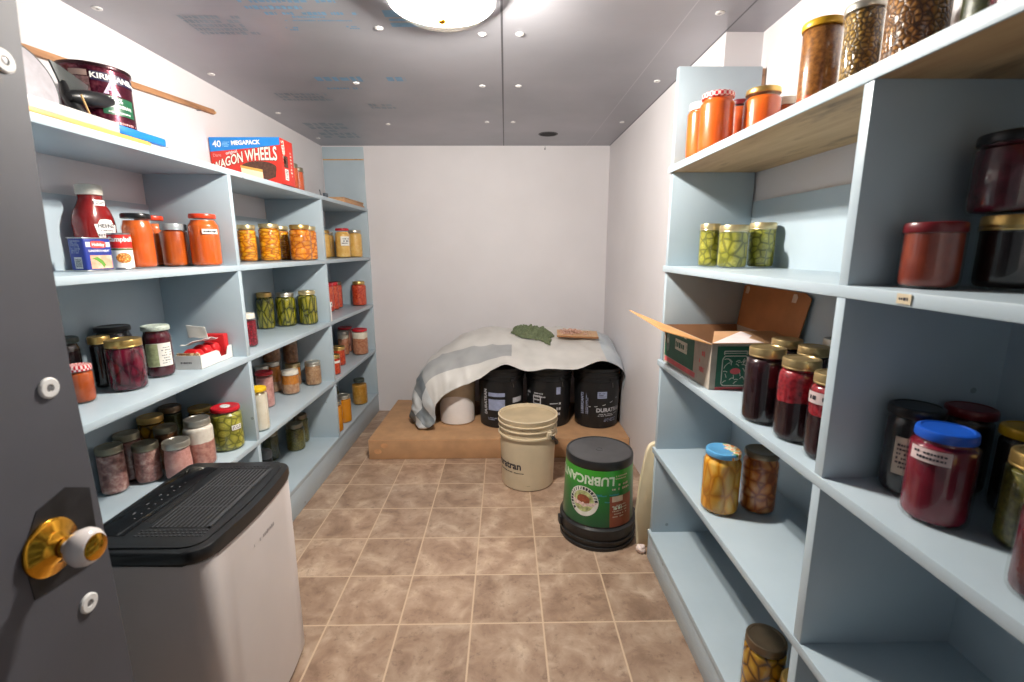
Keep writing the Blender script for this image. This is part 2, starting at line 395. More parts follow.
# faded blue print of the insulation boards
CPR = plain('blue_board_print', (118, 160, 190), .5, .3); CPF = plain('faded_blue_board_print', (142, 154, 164), .5, .4)
def cprint(x0, x1, y0, y1, rows, mat, seed):
    mp = plane_map(((x0 + x1) / 2, (y0 + y1) / 2, CE - .0006), (1, 0, 0), (0, 1, 0))
    marks(ceil, mp, x1 - x0, y1 - y0, rows, mat, seed, .92, 'board_print')
for i, (x0, x1, y0, y1, rows, m) in enumerate([
    (-.754, -.479, 1.485, 1.516, 1, CPR), (-.752, -.587, 1.528, 1.555, 1, CPR), (-.712, -.438, 1.566, 1.588, 1, CPR), (-.64, -.54, 1.592, 1.606, 1, CPR), (-.673, -.467, 1.617, 1.627, 1, CPR),
    (-.692, -.651, 1.662, 1.692, 2, CPR), (-.498, -.457, 1.655, 1.680, 2, CPR), (-.983, -.795, 1.588, 1.724, 5, CPF),
    (-.779, -.410, 2.100, 2.165, 1, CPR), (-.774, -.625, 2.235, 2.262, 1, CPR), (-1.039, -.808, 2.31, 2.43, 3, CPF), (-.663, -.540, 2.47, 2.56, 2, CPF), (-1.128, -.909, 2.82, 3.2, 5, CPF)]):
    cprint(x0, x1, y0, y1, rows, m, i + 3)
bl = MB()
for (x0, x1, y0, y1) in [(-.36, -.315, 1.555, 1.597), (-.352, -.285, 1.607, 1.622), (-.354, -.236, 1.635, 1.662)]:
    bl.put([(x0, y0, CE - .0006), (x1, y0, CE - .0006), (x1, y1, CE - .0006), (x0, y1, CE - .0006)], [(3, 2, 1, 0)])
bl.obj('board_print', CPR, ceil, smooth=0)

# door: opened flat along the left, faced with the same grey board
DX = -.56
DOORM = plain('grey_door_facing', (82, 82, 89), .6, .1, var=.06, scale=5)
# (its foam facing is slightly bowed along the free edge)
dpoly = [(-.16, .012), (.600, .012), (.605, .60), (.602, .85), (.597, 1.05), (.599, 1.20), (.606, 1.36), (.616, 1.50), (.632, 1.87), (-.16, 1.87)]
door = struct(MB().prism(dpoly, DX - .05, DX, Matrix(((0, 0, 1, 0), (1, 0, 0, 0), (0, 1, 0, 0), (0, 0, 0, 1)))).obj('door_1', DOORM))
for (y, z) in [(.5635, 1.0377), (.560, .7403), (.585, 1.411), (.56, .43), (.2, 1.04), (.2, .43)]:
    washer(door, Matrix.Translation((DX, y, z)) @ Matrix.Rotation(PI / 2, 4, 'Y'), .013)
cut = MB(); cut.prism([(-.042, -.05), (.036, -.058), (.05, -.02), (.052, .045), (.02, .062), (-.02, .052), (-.045, .01)], 0, .0008, Matrix.Translation((DX, .540, .846)) @ Matrix.Rotation(PI / 2, 4, 'Y') @ Matrix.Rotation(PI / 2, 4, 'Z'))
cut.obj('cutout', plain('cutout_shade', (34, 33, 36), .5, .2, var=.3), door)  # flat dark plate: shade in the cut facing put into its colour
BRASS = plain('polished_brass', (216, 158, 52), .16, 1., var=.02); PORC = plain('white_porcelain', (222, 214, 212), .15, 0, .5, var=.01)
Mk = Matrix.Translation((DX + .0008, .527, .846)) @ Matrix.Rotation(PI / 2, 4, 'Y')
kn = MB(); kn.lathe([(.035, 0), (.035, .003), (.032, .006), (.022, .008), (.018, .012), (.012, .016), (.012, .02)], 32, Mk)
kb = kn.obj('door_knob', BRASS, door)
MB().lathe([(.008, .019), (.0085, .024), (.014, .028), (.021, .034), (.0235, .042), (.022, .049), (.018, .054), (.0165, .055)], 32, Mk).obj('grip', PORC, kb)
MB().lathe([(.0165, .0545), (.0155, .0565), (.010, .0585), (.003, .0592)], 24, Mk).obj('face_plate', BRASS, kb)

# ------------------------------------------------------------------ ceiling lamp
LX, LY = -.170, 1.440
lamp = thing('ceiling_light', 'round glass flush-mount light fixed to the grey ceiling, lit', 'lamp', (LX, LY, CE))
MB().lathe([(.135, 0), (.135, -.012), (.12, -.016), (.02, -.018)], 48).obj('mounting_pan', plain('lamp_pan_brass', (120, 100, 58), .35, .6), lamp)
MB().lathe([(.140, -.012), (.148, -.020), (.148, -.032), (.142, -.035), (.137, -.032), (.136, -.02), (.140, -.012)], 48, cap0=False, cap1=False).obj('rim', plain('white_lamp_rim', (238, 234, 228), .3), lamp)
bowl = NT('clear_patterned_glass'); bowl.n.remove(bowl.b)
_tr = bowl.add('ShaderNodeBsdfTransparent'); _tr.inputs[0].default_value = (.95, .94, .9, 1)
_gl = bowl.add('ShaderNodeBsdfGlossy'); _gl.inputs['Roughness'].default_value = .1
_mx = bowl.add('ShaderNodeMixShader'); _mx.inputs[0].default_value = .10
bowl.link(_tr.outputs[0], _mx.inputs[1]); bowl.link(_gl.outputs[0], _mx.inputs[2]); bowl.link(_mx.outputs[0], bowl.out.inputs[0])
MB().lathe([(.140, -.030), (.128, -.050), (.100, -.066), (.05, -.0755), (.012, -.0775)], 48, cap0=False).obj('glass_bowl', bowl.m, lamp)
MB().lathe([(.010, -.076), (.011, -.080), (.006, -.084), (.002, -.085)], 16).obj('finial', BRASS, lamp)
BULB = NT('glowing_bulb'); BULB.b.inputs['Emission Color'].default_value = (1., .955, .91, 1); BULB.b.inputs['Emission Strength'].default_value = 3300.
for (dx, dy) in ((-.020, -.01), (.078, .012)):
    Mb = Matrix.Translation((dx, dy, -.030)) @ Matrix.Rotation(PI, 4, 'X')
    MB().lathe([(.013, -.012), (.014, .010)], 16, Mb).obj('socket', PORC, lamp)
    MB().lathe([(.012, .0095), (.016, .014), (.0235, .022), (.025, .029), (.021, .036), (.011, .0405), (.003, .042)], 20, Mb).obj('bulb', BULB.m, lamp)

# round duct opening in the ceiling and the hook on the back wall
v = thing('ceiling_vent', 'dark round vent opening in the grey ceiling near the back wall', 'vent', (.267, 3.087, CE))
MB().lathe([(.060, 0), (.060, -.002), (.052, -.003), (.05, 0)], 36, cap0=False, cap1=False).obj('ring', plain('dark_vent_ring', (62, 60, 62), .5), v)
MB().lathe([(.052, -.0004), (.048, -.0008), (.01, -.0008)], 36).obj('opening', plain('vent_opening_shade', (30, 29, 30), .8), v)  # flat dark disc stands in for the shade inside the duct
h = thing('wall_hook', 'tiny grey hook high on the back wall under the ceiling', 'hook', (.275, YB, 1.872))
MB().tube([(0, 0, 0), (0, -.014, 0), (0, -.02, .004), (0, -.02, .011)], .002, 6).obj('hook_wire', SCREW, h)
MB().lathe([(.006, 0), (.006, .0015)], 12, Matrix.Rotation(PI / 2, 4, 'X')).obj('plate', SCREW, h)

# ------------------------------------------------------------------ shelving
ZS_L = [1.4785, 1.147, .812, .479, .145]; ZS_R = [1.4718, 1.143, .806, .466, .122]; TH = .02
def unit(name, label, xf, xb, zs, ys, y0, y1, ztop_end):
    u = thing(name, label, 'shelves', ((xf + xb) / 2, y0, 0))
    ox, oy = -(xf + xb) / 2, -y0; lo, hi = min(xf, xb), max(xf, xb); sgn = 1 if xf > xb else -1
    def put(mb, nm, mat): return mb.obj(nm, mat, u, loc=(ox, oy, 0))
    for i, z in enumerate(zs):
        if name.endswith('r') or (sgn < 0 and i == 0):      # raw plywood with a painted front edge
            b = MB(); b.box(min(xf + .003, xb), max(xf + .003, xb), y0, y1, z - TH, z, .0008); s = put(b, 'shelf', RAW if sgn < 0 else BLUE)
            e = MB(); e.box(xf - .001, xf + .0029, y0, y1, z - TH - .001, z + .0006, .0006); e.obj('front_edge', BLUE, s)
        else:
            b = MB(); b.box(lo, hi, y0, y1, z - TH, z, .001); put(b, 'shelf', BLUE)
    for y in ys:
        b = MB()
        for k in range(len(zs) - 1): b.box(lo + (.0015 if sgn < 0 else 0), hi - (.0015 if sgn > 0 else 0), y, y + .021, zs[k + 1], zs[k] - TH, .0008)
        b.box(lo, hi - .004 if sgn > 0 else hi, y, y + .021, 0, zs[-1] - TH)
        put(b, 'divider', BLUE)
    bb = MB(); zt = 1.356
    for a, c in zip([y0] + [y + .021 for y in ys], ys + [y1]):
        if c - a > .05:
            for k in range(len(zs) - 1):
                z1 = min(zs[k] - TH, zt); bb.box(min(xb, xb + sgn * .007), max(xb, xb + sgn * .007), a, c, zs[k + 1], z1)
    put(bb, 'back_board', BLUE)
    p = MB(); p.box(min(xf - sgn * .003, xf - sgn * .021), max(xf - sgn * .003, xf - sgn * .021), y0, y1, 0, zs[-1] - TH - .003, .001); put(p, 'plinth', BLUE)
    return u, ox, oy
uL, ox, oy = unit('shelving_unit', 'light blue built-in shelving along the left wall, four bays long', XL, WL, ZS_L, [.042, .883, 1.7244, 2.5656, 3.4047], .042, 3.4257, None)
e = MB(); e.box(WL + .012, -.964, 3.4107, 3.4255, 1.4786, 1.797, .001); e.obj('end_board', BLUE, uL, loc=(ox, oy, 0))
e = MB(); e.box(WL + .008, -.964, 3.4157, 3.4255, 1.806, 1.884, .001); e.obj('end_board', BLUE, uL, loc=(ox, oy, 0))
e = MB(); e.box(WL + .012, -.966, 3.4107, 3.4255, 1.797, 1.805); e.obj('cleat', STICK, uL, loc=(ox, oy, 0))
uR, ox, oy = unit('shelving_unit', 'light blue built-in shelving along the right wall with a bare wood top shelf', XR, WA, ZS_R, [-.08, .7612], -.08, 1.6705, None)
e = MB(); e.box(XR + .0085, .832, 1.648, 1.670, ZS_R[0] + .0005, 1.776, .001)
for k in range(4): e.box(XR + .0085, .838, 1.648, 1.670, ZS_R[k + 1] + .0002, ZS_R[k] - TH - .0002, .001)
e.box(XR + .0045, .838, 1.648, 1.670, 0, ZS_R[4] - TH, .001); e.obj('end_panel', BLUE, uR, loc=(ox, oy, 0))
e = MB(); e.box(.832, .842, 1.648, 1.670, 1.4722, 1.770); e.obj('end_trim', m_wood('brown_edge_wood', (150, 112, 84), (172, 134, 104)), uR, loc=(ox, oy, 0))
# paper tags on the shelf edges
TAGP = plain('beige_price_paper', (206, 190, 160), .6)
def part_at(u, name, mb, mat, x, y, z, label):
    o = mb.obj(name, mat, u, (x - u.location.x, y - u.location.y, z)); o['label'] = label; return o
t = part_at(uR, 'price_tag', MB().box(-.0007, -.0001, -.012, .012, -.007, .007), TAGP, XR - .0012, .6452, 1.1335, 'beige paper price tag'); marks(t, plane_map((-.0010, 0, 0), (0, -1, 0), (0, 0, 1)), .016, .008, 1, INK, 4)
t = part_at(uR, 'price_tag', MB().box(-.0007, -.0001, -.022, .022, -.007, .007), plain('faded_tag_paper', (214, 218, 208), .6), XR - .0012, 1.33, 1.462, 'faded white tag'); marks(t, plane_map((-.0010, 0, 0), (0, -1, 0), (0, 0, 1)), .034, .009, 1, plain('pale_tag_ink', (168, 166, 150), .6), 5)
part_at(uL, 'paper_card', MB().box(.0001, .0012, -.0085, .0085, -.074, .030, .0004), plain('white_card', (236, 236, 238), .6, var=.02), XL + .0006, 2.585, .8865, 'white paper card')

# ------------------------------------------------------------------ jars
def jar(label, x, y, z, r, H, food, lid, nr=.82, kind='mason', fill=.86, sh=.80, tagspec=None, group=None, name='preserve_jar', sub=None):
    j = thing(name, label, 'jar', (x, y, z + .0008), 0, group)
    lh = .021 if kind == 'mason' else .015
    rn = r * nr; rl = rn + .0018; zt = H - .003; zs = H * sh; zk = H - lh
    def prof(d):
        p = [(r * .72 - d, .0 + d), (r * .9 - d, .001 + d), (r * .975 - d, .005 + d), (r - d, .014)]
        p += [(r - d, zs * .5), (r - d, zs)]
        for k in range(1, 6):
            a = k / 5.; q = math.cos(a * PI / 2) if kind == 'mason' else (1 - a * a * (3 - 2 * a))
            zz = zs + (zk - .004 - zs) * (math.sin(a * PI / 2) if kind == 'mason' else a)
            p.append((rn + (r - rn) * q - d, zz))
        p += [(rn - d, zk), (rn - d, zt)]
        return p
    MB().lathe(prof(0), 36, cap1=False).obj('jar_body', GLASS, j, smooth=60)
    zf = H * fill; pc = [q for q in prof(.0028) if q[1] < zf]; last = [q for q in prof(.0028) if q[1] >= zf]
    if last:
        a, b = pc[-1], last[0]; t = (zf - a[1]) / max(b[1] - a[1], 1e-6); pc.append((a[0] + (b[0] - a[0]) * t, zf))
    MB().lathe(pc, 36).obj('contents', F[food] if isinstance(food, str) else food, j, smooth=60)
    L = MB()
    if kind == 'mason':
        L.lathe([(rl, zk), (rl + .0008, zk + .002), (rl, zk + .004), (rl + .0008, zk + .007), (rl, zk + .010), (rl + .0004, H - .004), (rl - .001, H - .0008), (rl - .0035, H), (rl - .007, H - .0004), (rl - .0078, H - .0016), (rl * .55, H - .0016), (rl * .5, H - .0012), (.003, H - .0012)], 40)
    else:
        L.lathe([(rl + .0006, zk), (rl + .0014, zk + .0015), (rl + .0012, H - .0045), (rl, H - .0014), (rl - .003, H), (rl * .86, H), (rl * .82, H - .0012), (.003, H - .0012)], 40)
    lo = L.obj('lid', LID[lid] if isinstance(lid, str) else lid, j)
    if tagspec:      # (angle, height, width, height, rows, paper)
        ang, zc, w, hh, rows = tagspec[:5]; paper = tagspec[5] if len(tagspec) > 5 else PAPER
        lb = patch(j, cyl_map(r + .0012, ang, zc), w, hh, paper, 'label', 12)
        if rows: marks(lb, cyl_map(r + .0017, ang, zc), w * .8, hh * .7, rows, INK, int(x * 1e3) & 255)
    return j
GA, GB, GC, GD = 'preserve jars on the left shelves', 'preserve jars on the right shelves', 'tall jars along the right top shelf', 'canned meat jars on the left shelves'
L2, L3, L4, L5 = ZS_L[1:]; RT, R2, R3, R4, R5 = ZS_R; LT = ZS_L[0]
J = []
def add(*a, **k): J.append((a[1], a[2], a[3], a[4], a[5])); return jar(*a, **k)
# left, second shelf, first bay
add('orange soup jar with a black lid beside the small red-and-white can', -1.115, 1.485, L2, .040, .162, 'orange', 'black', .86, 'comm', .87, .72, group=GA)
add('orange jar with a red lid, behind and between taller orange jars', -1.2035, 1.672, L2, .039, .168, 'orange', 'ored', .8, 'comm', .84, .74, group=GA)
add('short amber-brown jar with a grey lid, third in the orange row', -1.10, 1.617, L2, .038, .139, 'amber', 'grey', .84, 'mason', .86, .8, group=GA)
add('dark-lidded amber jar mostly hidden behind the grey-lidded one', -1.130, 1.695, L2, .026, .141, 'amber', 'black', .84, 'mason', .86, .8, group=GA)
add('large orange jar with an orange lid and small white label, nearest the divider', -1.020, 1.654, L2, .047, .172, 'orange', 'ored', .78, 'comm', .88, .76, tagspec=(R(-35), .114, .050, .016, 1), group=GA)
# left, third shelf, first bay
add('small orange jar with a checked lid beside the door edge', -1.106, 1.20, L3, .029, .100, 'amber', 'plaid', .84, 'comm', .82, .78, group=GA)
add('dark jar with a mottled green lid and grey label behind the small checked lid', -1.195, 1.268, L3, .034, .159, 'black', 'dgreen', .86, 'comm', .88, .76, tagspec=(R(-45), .055, .05, .055, 0, plain('grey_jar_label', (160, 158, 152), .6)), group=GA)
add('big dark jar with a black lid against the back, behind the burgundy jar', -1.194, 1.431, L3, .046, .164, 'black', 'black', .9, 'comm', .88, .78, group=GA)
add('dark jam jar with a thin gold lid squeezed behind the burgundy jar', -1.158, 1.335, L3, .026, .150, 'black', 'gold', .9, 'mason', .88, .78, group=GA)
add('burgundy beet jar with a gold lid, largest at the shelf front', -1.078, 1.32, L3, .045, .145, 'beet', 'gold', .9, 'mason', .86, .82, group=GA)
jl = add('purple-red jar with a wide green and white label and pale mottled lid', -1.088, 1.461, L3, .039, .161, 'plum', 'pgreen', .88, 'comm', .9, .76, group=GA)
lb = patch(jl, cyl_map(.0402, R(-50), .072), .070, .072, PAPER, 'label', 12)
patch(lb, cyl_map(.0406, R(-50) - .50, .072), .034, .070, plain('sage_green_print', (158, 166, 124), .6, var=.14, scale=90), 'picture', 8); marks(lb, cyl_map(.0407, R(-50) + .46, .07), .028, .056, 7, INK, 9, .35)
# left, fourth shelf, first bay
add('pint jar of dark meat, first of the front row by the door', -1.193, 1.345, L4, .036, .148, 'meat', 'dull', .88, 'mason', .84, .84, group=GD)
add('pint jar of greyish meat, second of the front row, above the dehumidifier', -1.141, 1.416, L4, .037, .127, 'meat', 'dull', .88, 'mason', .82, .84, group=GD)
add('pint jar of pinkish meat with a zinc lid, third of the front row', -1.06, 1.439, L4, .040, .125, 'pink', 'silver', .9, 'mason', .80, .84, group=GD)
add('tall quart jar with white fat over pink meat, next to the sliced pickles', -1.045, 1.528, L4, .046, .166, 'fatmeat', 'silver', .80, 'mason', .86, .76, group=GD)
add('jar with a dull zinc lid just behind the front pint of dark meat', -1.205, 1.428, L4, .037, .155, 'meat', 'dull', .88, 'mason', .84, .84, group=GD)
add('jar with a dull lid in the middle row, under the taller fat-topped jar', -1.142, 1.510, L4, .034, .146, 'meatbrown', 'dull', .9, 'mason', .84, .84, group=GD)
add('gold-lidded jar in the back row of the meat jars, first from the door', -1.203, 1.532, L4, .039, .174, 'gherkin', 'gold', .9, 'mason', .84, .84, group=GD)
add('dark-lidded jar in the middle of the back row of meat jars', -1.205, 1.630, L4, .036, .176, 'darkgreen', 'bronze', .9, 'mason', .84, .84, group=GD)
add('dark green jar with a gold lid, partly behind the sliced pickles', -1.130, 1.677, L4, .039, .156, 'gherkin', 'gold', .9, 'comm', .84, .84, group=GD)
pk = add('large jar of sliced pickles with a red lid and white sticker', -1.031, 1.667, L4, .053, .161, 'slicesmall', 'red', .84, 'comm', .87, .80, tagspec=(R(-25), .088, .036, .019, 2), group=GA)
MB().lathe([(.026, .1602), (.020, .1606), (.010, .1606)], 24, Matrix.Scale(.62, 4, (.7, .7, 0))).obj('lid_print', plain('pale_lid_print', (214, 214, 196), .5, var=.3, scale=300), pk)
# left, second shelf, second bay
add('jar of sliced yellow peaches nearest the left divider', -1.175, 2.215, L2, .039, .164, 'peach', 'paleg', .88, 'mason', .86, .82, group=GA)
add('peach jar behind the first peach jar, half hidden by the divider', -1.205, 2.120, L2, .038, .156, 'peachhalf', 'paleg', .88, 'mason', .86, .82, group=GA)
add('jar of sliced peaches with clear syrup showing at its base', -1.12, 2.310, L2, .047, .173, 'peach', 'paleg', .88, 'mason', .88, .82, group=GA)
add('small-looking peach jar in the back row between two front peach jars', -1.163, 2.515, L2, .043, .172, 'peach', 'paleg', .88, 'mason', .86, .82, group=GA)
add('jar of peach halves with a gold lid, fourth in the peach row', -1.013, 2.400, L2, .051, .172, 'peachhalf', 'gold', .84, 'mason', .88, .80, group=GA)
add('peach half jar at the far end of the row beside the second divider', -1.022, 2.515, L2, .045, .170, 'peachhalf', 'paleg', .86, 'mason', .88, .80, group=GA)
# left, third shelf, second bay
add('narrow jar of red cranberries with a pale lid at the divider', -1.052, 1.915, L3, .035, .136, 'cran', 'white', .8, 'mason', .78, .84, group=GA)
add('dill pickle jar furthest back in the row of three', -1.199, 2.360, L3, .041, .180, 'dill', 'gold', .80, 'mason', .88, .76, group=GA)
add('dill pickle jar with a silver lid in the middle of three', -1.140, 2.452, L3, .050, .172, 'dill', 'silver', .80, 'mason', .88, .76, group=GA)
add('dill pickle jar nearest the far divider, gold lid', -1.049, 2.507, L3, .049, .177, 'dill', 'paleg', .80, 'mason', .88, .76, group=GA)
# left, fourth shelf, second bay
add('tall jar of white lard with a yellow lid at the shelf front', -1.000, 1.842, L4, .034, .180, 'milk', 'yellow', .84, 'comm', .84, .86, group=GD)
add('jar of pink minced meat with a red lid behind the yellow-lidded one', -1.122, 2.134, L4, .038, .170, 'pink', 'red', .9, 'comm', .84, .84, group=GD)
add('pint jar of meat under orange broth with a pale lid, front of the group', -1.10, 2.342, L4, .043, .121, 'meatorange', 'white', .9, 'mason', .82, .86, group=GD)
add('pint jar of pale meat standing alone nearest the second divider', -1.048, 2.503, L4, .042, .128, 'meatpale', 'silver', .9, 'mason', .84, .86, group=GD)
add('jar of meat with orange broth carrying a stacked brown jar', -1.203, 2.375, L4, .040, .158, 'meatorange', 'silver', .88, 'mason', .84, .86, group=GD)
add('pint jar with a pale gold lid carrying the darker stacked jar', -1.150, 2.490, L4, .040, .122, 'meatorange', 'paleg', .9, 'mason', .84, .86, group=GD)
add('dark-lidded meat jar against the wall behind the pink jar', -1.208, 2.280, L4, .034, .158, 'meatbrown', 'silver', .88, 'mason', .84, .86, group=GD)
add('brown meat jar stacked highest, right under the shelf by the reflection', -1.155, 2.490, L4 + .1230, .039, .127, 'meatbrown', 'bronze', .9, 'mason', .9, .86, group=GD)
add('brown meat jar stacked at the back beside another stacked jar', -1.199, 2.375, L4 + .1592, .042, .127, 'meatbrown', 'bronze', .9, 'mason', .9, .86, group=GD)
# left, base shelf, second bay
add('dark green jar on the base shelf beside the grey-capped bottle', -1.203, 2.285, L5, .038, .150, 'darkgreen', 'dull', .86, 'mason', .9, .80, group=GA)
add('relish jar with a dull lid, front one on the base shelf', -1.133, 2.408, L5, .048, .146, 'relish', 'dull', .8, 'mason', .9, .78, group=GA)
add('olive relish jar just behind the front relish jar on the base shelf', -1.143, 2.505, L5, .041, .160, 'relish', 'bronze', .8, 'mason', .9, .78, group=GA)
# left, second shelf, third bay
add('yellow sauce jar with a gold lid beside the divider, third bay', -1.15, 3.065, L2, .043, .172, 'sauce', 'gold', .86, 'mason', .86, .82, group=GA)
add('yellow sauce jar with a red lid and white label', -1.045, 3.118, L2, .047, .185, 'sauce', 'red', .82, 'comm', .88, .78, tagspec=(R(-52), .105, .058, .058, 3), group=GA)
add('yellow sauce jar with a silver lid nearest the back wall', -1.030, 3.318, L2, .049, .182, 'sauce', 'silver', .84, 'mason', .88, .80, group=GA)
add('yellow sauce jar behind the labelled one, silver lid just showing', -1.196, 3.26, L2, .045, .170, 'sauce', 'silver', .86, 'mason', .86, .82, group=GA)
# left, third shelf, third bay
add('red salsa jar with a red lid beside the white card', -1.129, 3.000, L3, .043, .180, 'salsa', 'red', .86, 'mason', .9, .82, tagspec=(R(-50), .05, .03, .03, 1), group=GA)
add('red salsa jar with a red lid, second from the white card', -1.130, 3.105, L3, .038, .180, 'salsa', 'red', .88, 'mason', .9, .82, group=GA)
add('red salsa jar with a silver lid in the middle of the salsa row', -1.140, 3.205, L3, .038, .176, 'salsa', 'bronze', .88, 'mason', .9, .82, group=GA)
add('red salsa jar nearest the back wall, gold lid', -1.030, 3.340, L3, .050, .169, 'salsa', 'gold', .78, 'mason', .88, .78, group=GA)
# left, fourth shelf, third bay
add('small orange salsa jar with a gold lid, foremost beside the divider', -1.012, 2.712, L4, .039, .118, 'salsa', 'gold', .9, 'mason', .84, .86, tagspec=(R(-42), .078, .05, .014, 0), group=GA)
add('small red salsa jar with a gold lid, second behind the foremost one', -1.058, 2.935, L4, .041, .121, 'salsa', 'gold', .9, 'mason', .84, .86, group=GA)
add('jar of pale meat with a silver lid left of the red-lidded sausage jar', -1.130, 3.24, L4, .038, .165, 'fatmeat2', 'silver', .88, 'mason', .86, .84, group=GD)
add('sausage jar with a red lid and white fat on top, by the back wall', -1.018, 3.256, L4, .053, .179, 'fatmeat2', 'red', .9, 'comm', .88, .84, group=GD)
add('red-lidded jar behind, only its lid showing above the sausage jars', -1.150, 3.348, L4, .050, .178, 'sausage', 'red', .9, 'comm', .88, .84, group=GD)
# left, base shelf, third bay
add('golden mustard pickle jar alone nearest the back wall, dark lid', -1.018, 3.171, L5, .052, .178, 'mustard', 'dgreen', .66, 'mason', .78, .70, group=GA)
add('golden juice jar with a silver lid, second on the base shelf', -1.008, 2.816, L5, .045, .174, 'juice', 'silver', .84, 'mason', .84, .82, group=GA)
add('golden juice jar against the divider at the base shelf front', -1.008, 2.658, L5, .045, .186, 'juice', 'silver', .84, 'mason', .84, .82, group=GA)
add('brown-topped jar with a dark lid behind the golden juice jars', -1.15, 3.02, L5, .043, .160, 'relish', 'dgreen', .8, 'mason', .84, .80, group=GA)
# left top shelf, behind the biscuit box
add('small orange jar partly hidden behind the red biscuit box', -1.0, 2.336, LT, .032, .116, 'rust', 'dull', .86, 'mason', .84, .86, group=GA)
add('small orange jar, further one of the pair behind the biscuit box', -1.04, 2.494, LT, .032, .123, 'rust', 'dull', .86, 'mason', .84, .86, group=GA)
# right top shelf
add('orange soup jar with a white lid at the far end of the top shelf', .600, 1.541, RT, .040, .162, 'orange', 'white', .8, 'mason', .90, .80, group=GB)
add('large orange soup jar with a red-and-white checked lid', .604, 1.433, RT, .048, .158, 'orange', 'plaid', .84, 'comm', .90, .80, group=GB)
add('dark red jar with a red lid between two large orange jars', .705, 1.512, RT, .034, .161, 'rust', 'dred', .86, 'comm', .88, .80, group=GB)
add('large orange soup jar with a gold lid on the top shelf', .710, 1.391, RT, .048, .156, 'orange', 'gold', .86, 'comm', .86, .80, group=GB)
add('brown jar with a pale lid just behind the gold-lidded orange jar', .797, 1.432, RT, .035, .145, 'amber', 'white', .88, 'mason', .86, .82, group=GB)
add('tall jar of brown kernels with a mustard yellow lid', .680, 1.106, RT, .039, .201, 'crumblered', 'mustard', .94, 'comm', .93, .90, group=GC)
add('tall jar of golden kernels with a grey metal lid', .700, 1.010, RT, .034, .191, 'nuts', 'silver', .94, 'comm', .93, .90, group=GC)
add('largest jar of brown kernels, its lid out of the frame', .703, .884, RT, .047, .190, 'crumble', 'silver', .94, 'comm', .93, .90, group=GC)
add('dark jar beside the largest kernel jar, near the top corner', .735, .790, RT, .034, .18, 'darkgreen', 'black', .9, 'mason', .9, .86, group=GC)
add('dark red-brown jar nearest the top right corner of the room view', .700, .700, RT, .038, .15, 'plum', 'black', .9, 'mason', .9, .86, group=GC)
# right second shelf
add('pickle slice jar with a pale lid, first from the far end panel', .655, 1.537, R2, .033, .135, 'slices', 'paleg', .88, 'mason', .86, .84, group=GB)
add('pint of pale pickle slices in the middle of three', .691, 1.452, R2, .043, .127, food_slices('pale_cucumber_pickles', 30), 'paleg', .92, 'mason', .86, .86, group=GB)
add('pickle slice jar at the back, third of three', .790, 1.475, R2, .039, .135, 'slices', 'paleg', .92, 'mason', .88, .86, group=GB)
add('rust brown jar with a dark red lid alone in the dark near bay', .633, .705, R2, .038, .096, 'russet', 'dred', .9, 'comm', .84, .84, group=GB)
add('dark jar with a gold lid under another dark jar', .722, .672, R2, .042, .104, 'black', 'gold', .92, 'mason', .88, .86, group=GB)
add('dark jar with a black lid stacked on another dark jar', .722, .692, R2 + .1052, .047, .112, 'plum', 'black', .9, 'comm', .88, .80, group=GB)
# right third shelf
add('quart of dark berries with a gold lid beside the green carton', .600, 1.049, R3, .045, .175, 'dark', 'tan', .80, 'mason', .88, .74, group=GB)
add('quart of red berries floating over dark juice, middle of the front row', .612, .941, R3, .042, .174, 'berrylayer', 'tan', .80, 'mason', .88, .74, group=GB)
add('quart of berries with a pale paper label, half behind the divider', .614, .845, R3, .038, .168, 'berrylayer', 'tan', .80, 'mason', .88, .74, tagspec=(R(205), .122, .05, .022, 1, plain('pale_pink_label', (206, 186, 184), .6)), group=GB)
add('gold-lidded dark jar in the back row, next to the carton', .705, 1.150, R3, .041, .174, 'dark', 'tan', .80, 'mason', .88, .74, group=GB)
add('gold-lidded dark jar in the back row behind the middle berry jar', .705, 1.046, R3, .038, .177, 'dark', 'tan', .80, 'mason', .88, .74, group=GB)
add('silver-lidded dark jar deepest in the bay beside the carton', .788, 1.090, R3, .034, .185, 'dark', 'silver', .80, 'mason', .88, .74, group=GB)
# right third shelf, near bay
add('black jar with a pale label in the dark corner behind the blue lid', .662, .716, R3, .038, .148, 'black', 'black', .9, 'comm', .88, .80, tagspec=(R(226), .07, .040, .062, 6, plain('aged_label_paper', (188, 178, 160), .6)), group=GB)
add('wine red preserve jar with a bright blue lid and pale pink label', .637, .636, R3, .041, .141, 'wine', 'blue', .80, 'comm', .88, .82, tagspec=(R(206), .106, .050, .020, 2, plain('pale_pink_label', (206, 186, 184), .6)), group=GB)
add('dark jar with a dark red lid behind the blue-lidded jar', .760, .725, R3, .034, .142, 'black', 'dred', .9, 'comm', .88, .82, group=GB)
add('amber jar with a yellow lid at the right frame edge', .772, .645, R3, .034, .137, 'black', 'mustard', .9, 'comm', .88, .82, group=GB)
add('brown jar with a gold screw lid in front of the yellow lid', .700, .563, R3, .036, .134, 'relish', 'gold', .82, 'mason', .86, .80, group=GB)
add('dark plum jar at the right frame edge, nearest the camera', .618, .468, R3, .034, .13, 'plum', 'gold', .86, 'mason', .86, .80, group=GB)
# right fourth shelf
add('jar of yellow fruit slices with a blue fruit-printed lid', .612, 1.238, R4, .052, .182, 'pear', 'fruit', .84, 'comm', .9, .80, group=GB)
add('jar of amber fruit with a dark bronze lid beside the blue-lidded jar', .722, 1.238, R4, .048, .178, 'apricot', 'bronze', .88, 'comm', .9, .80, group=GB)
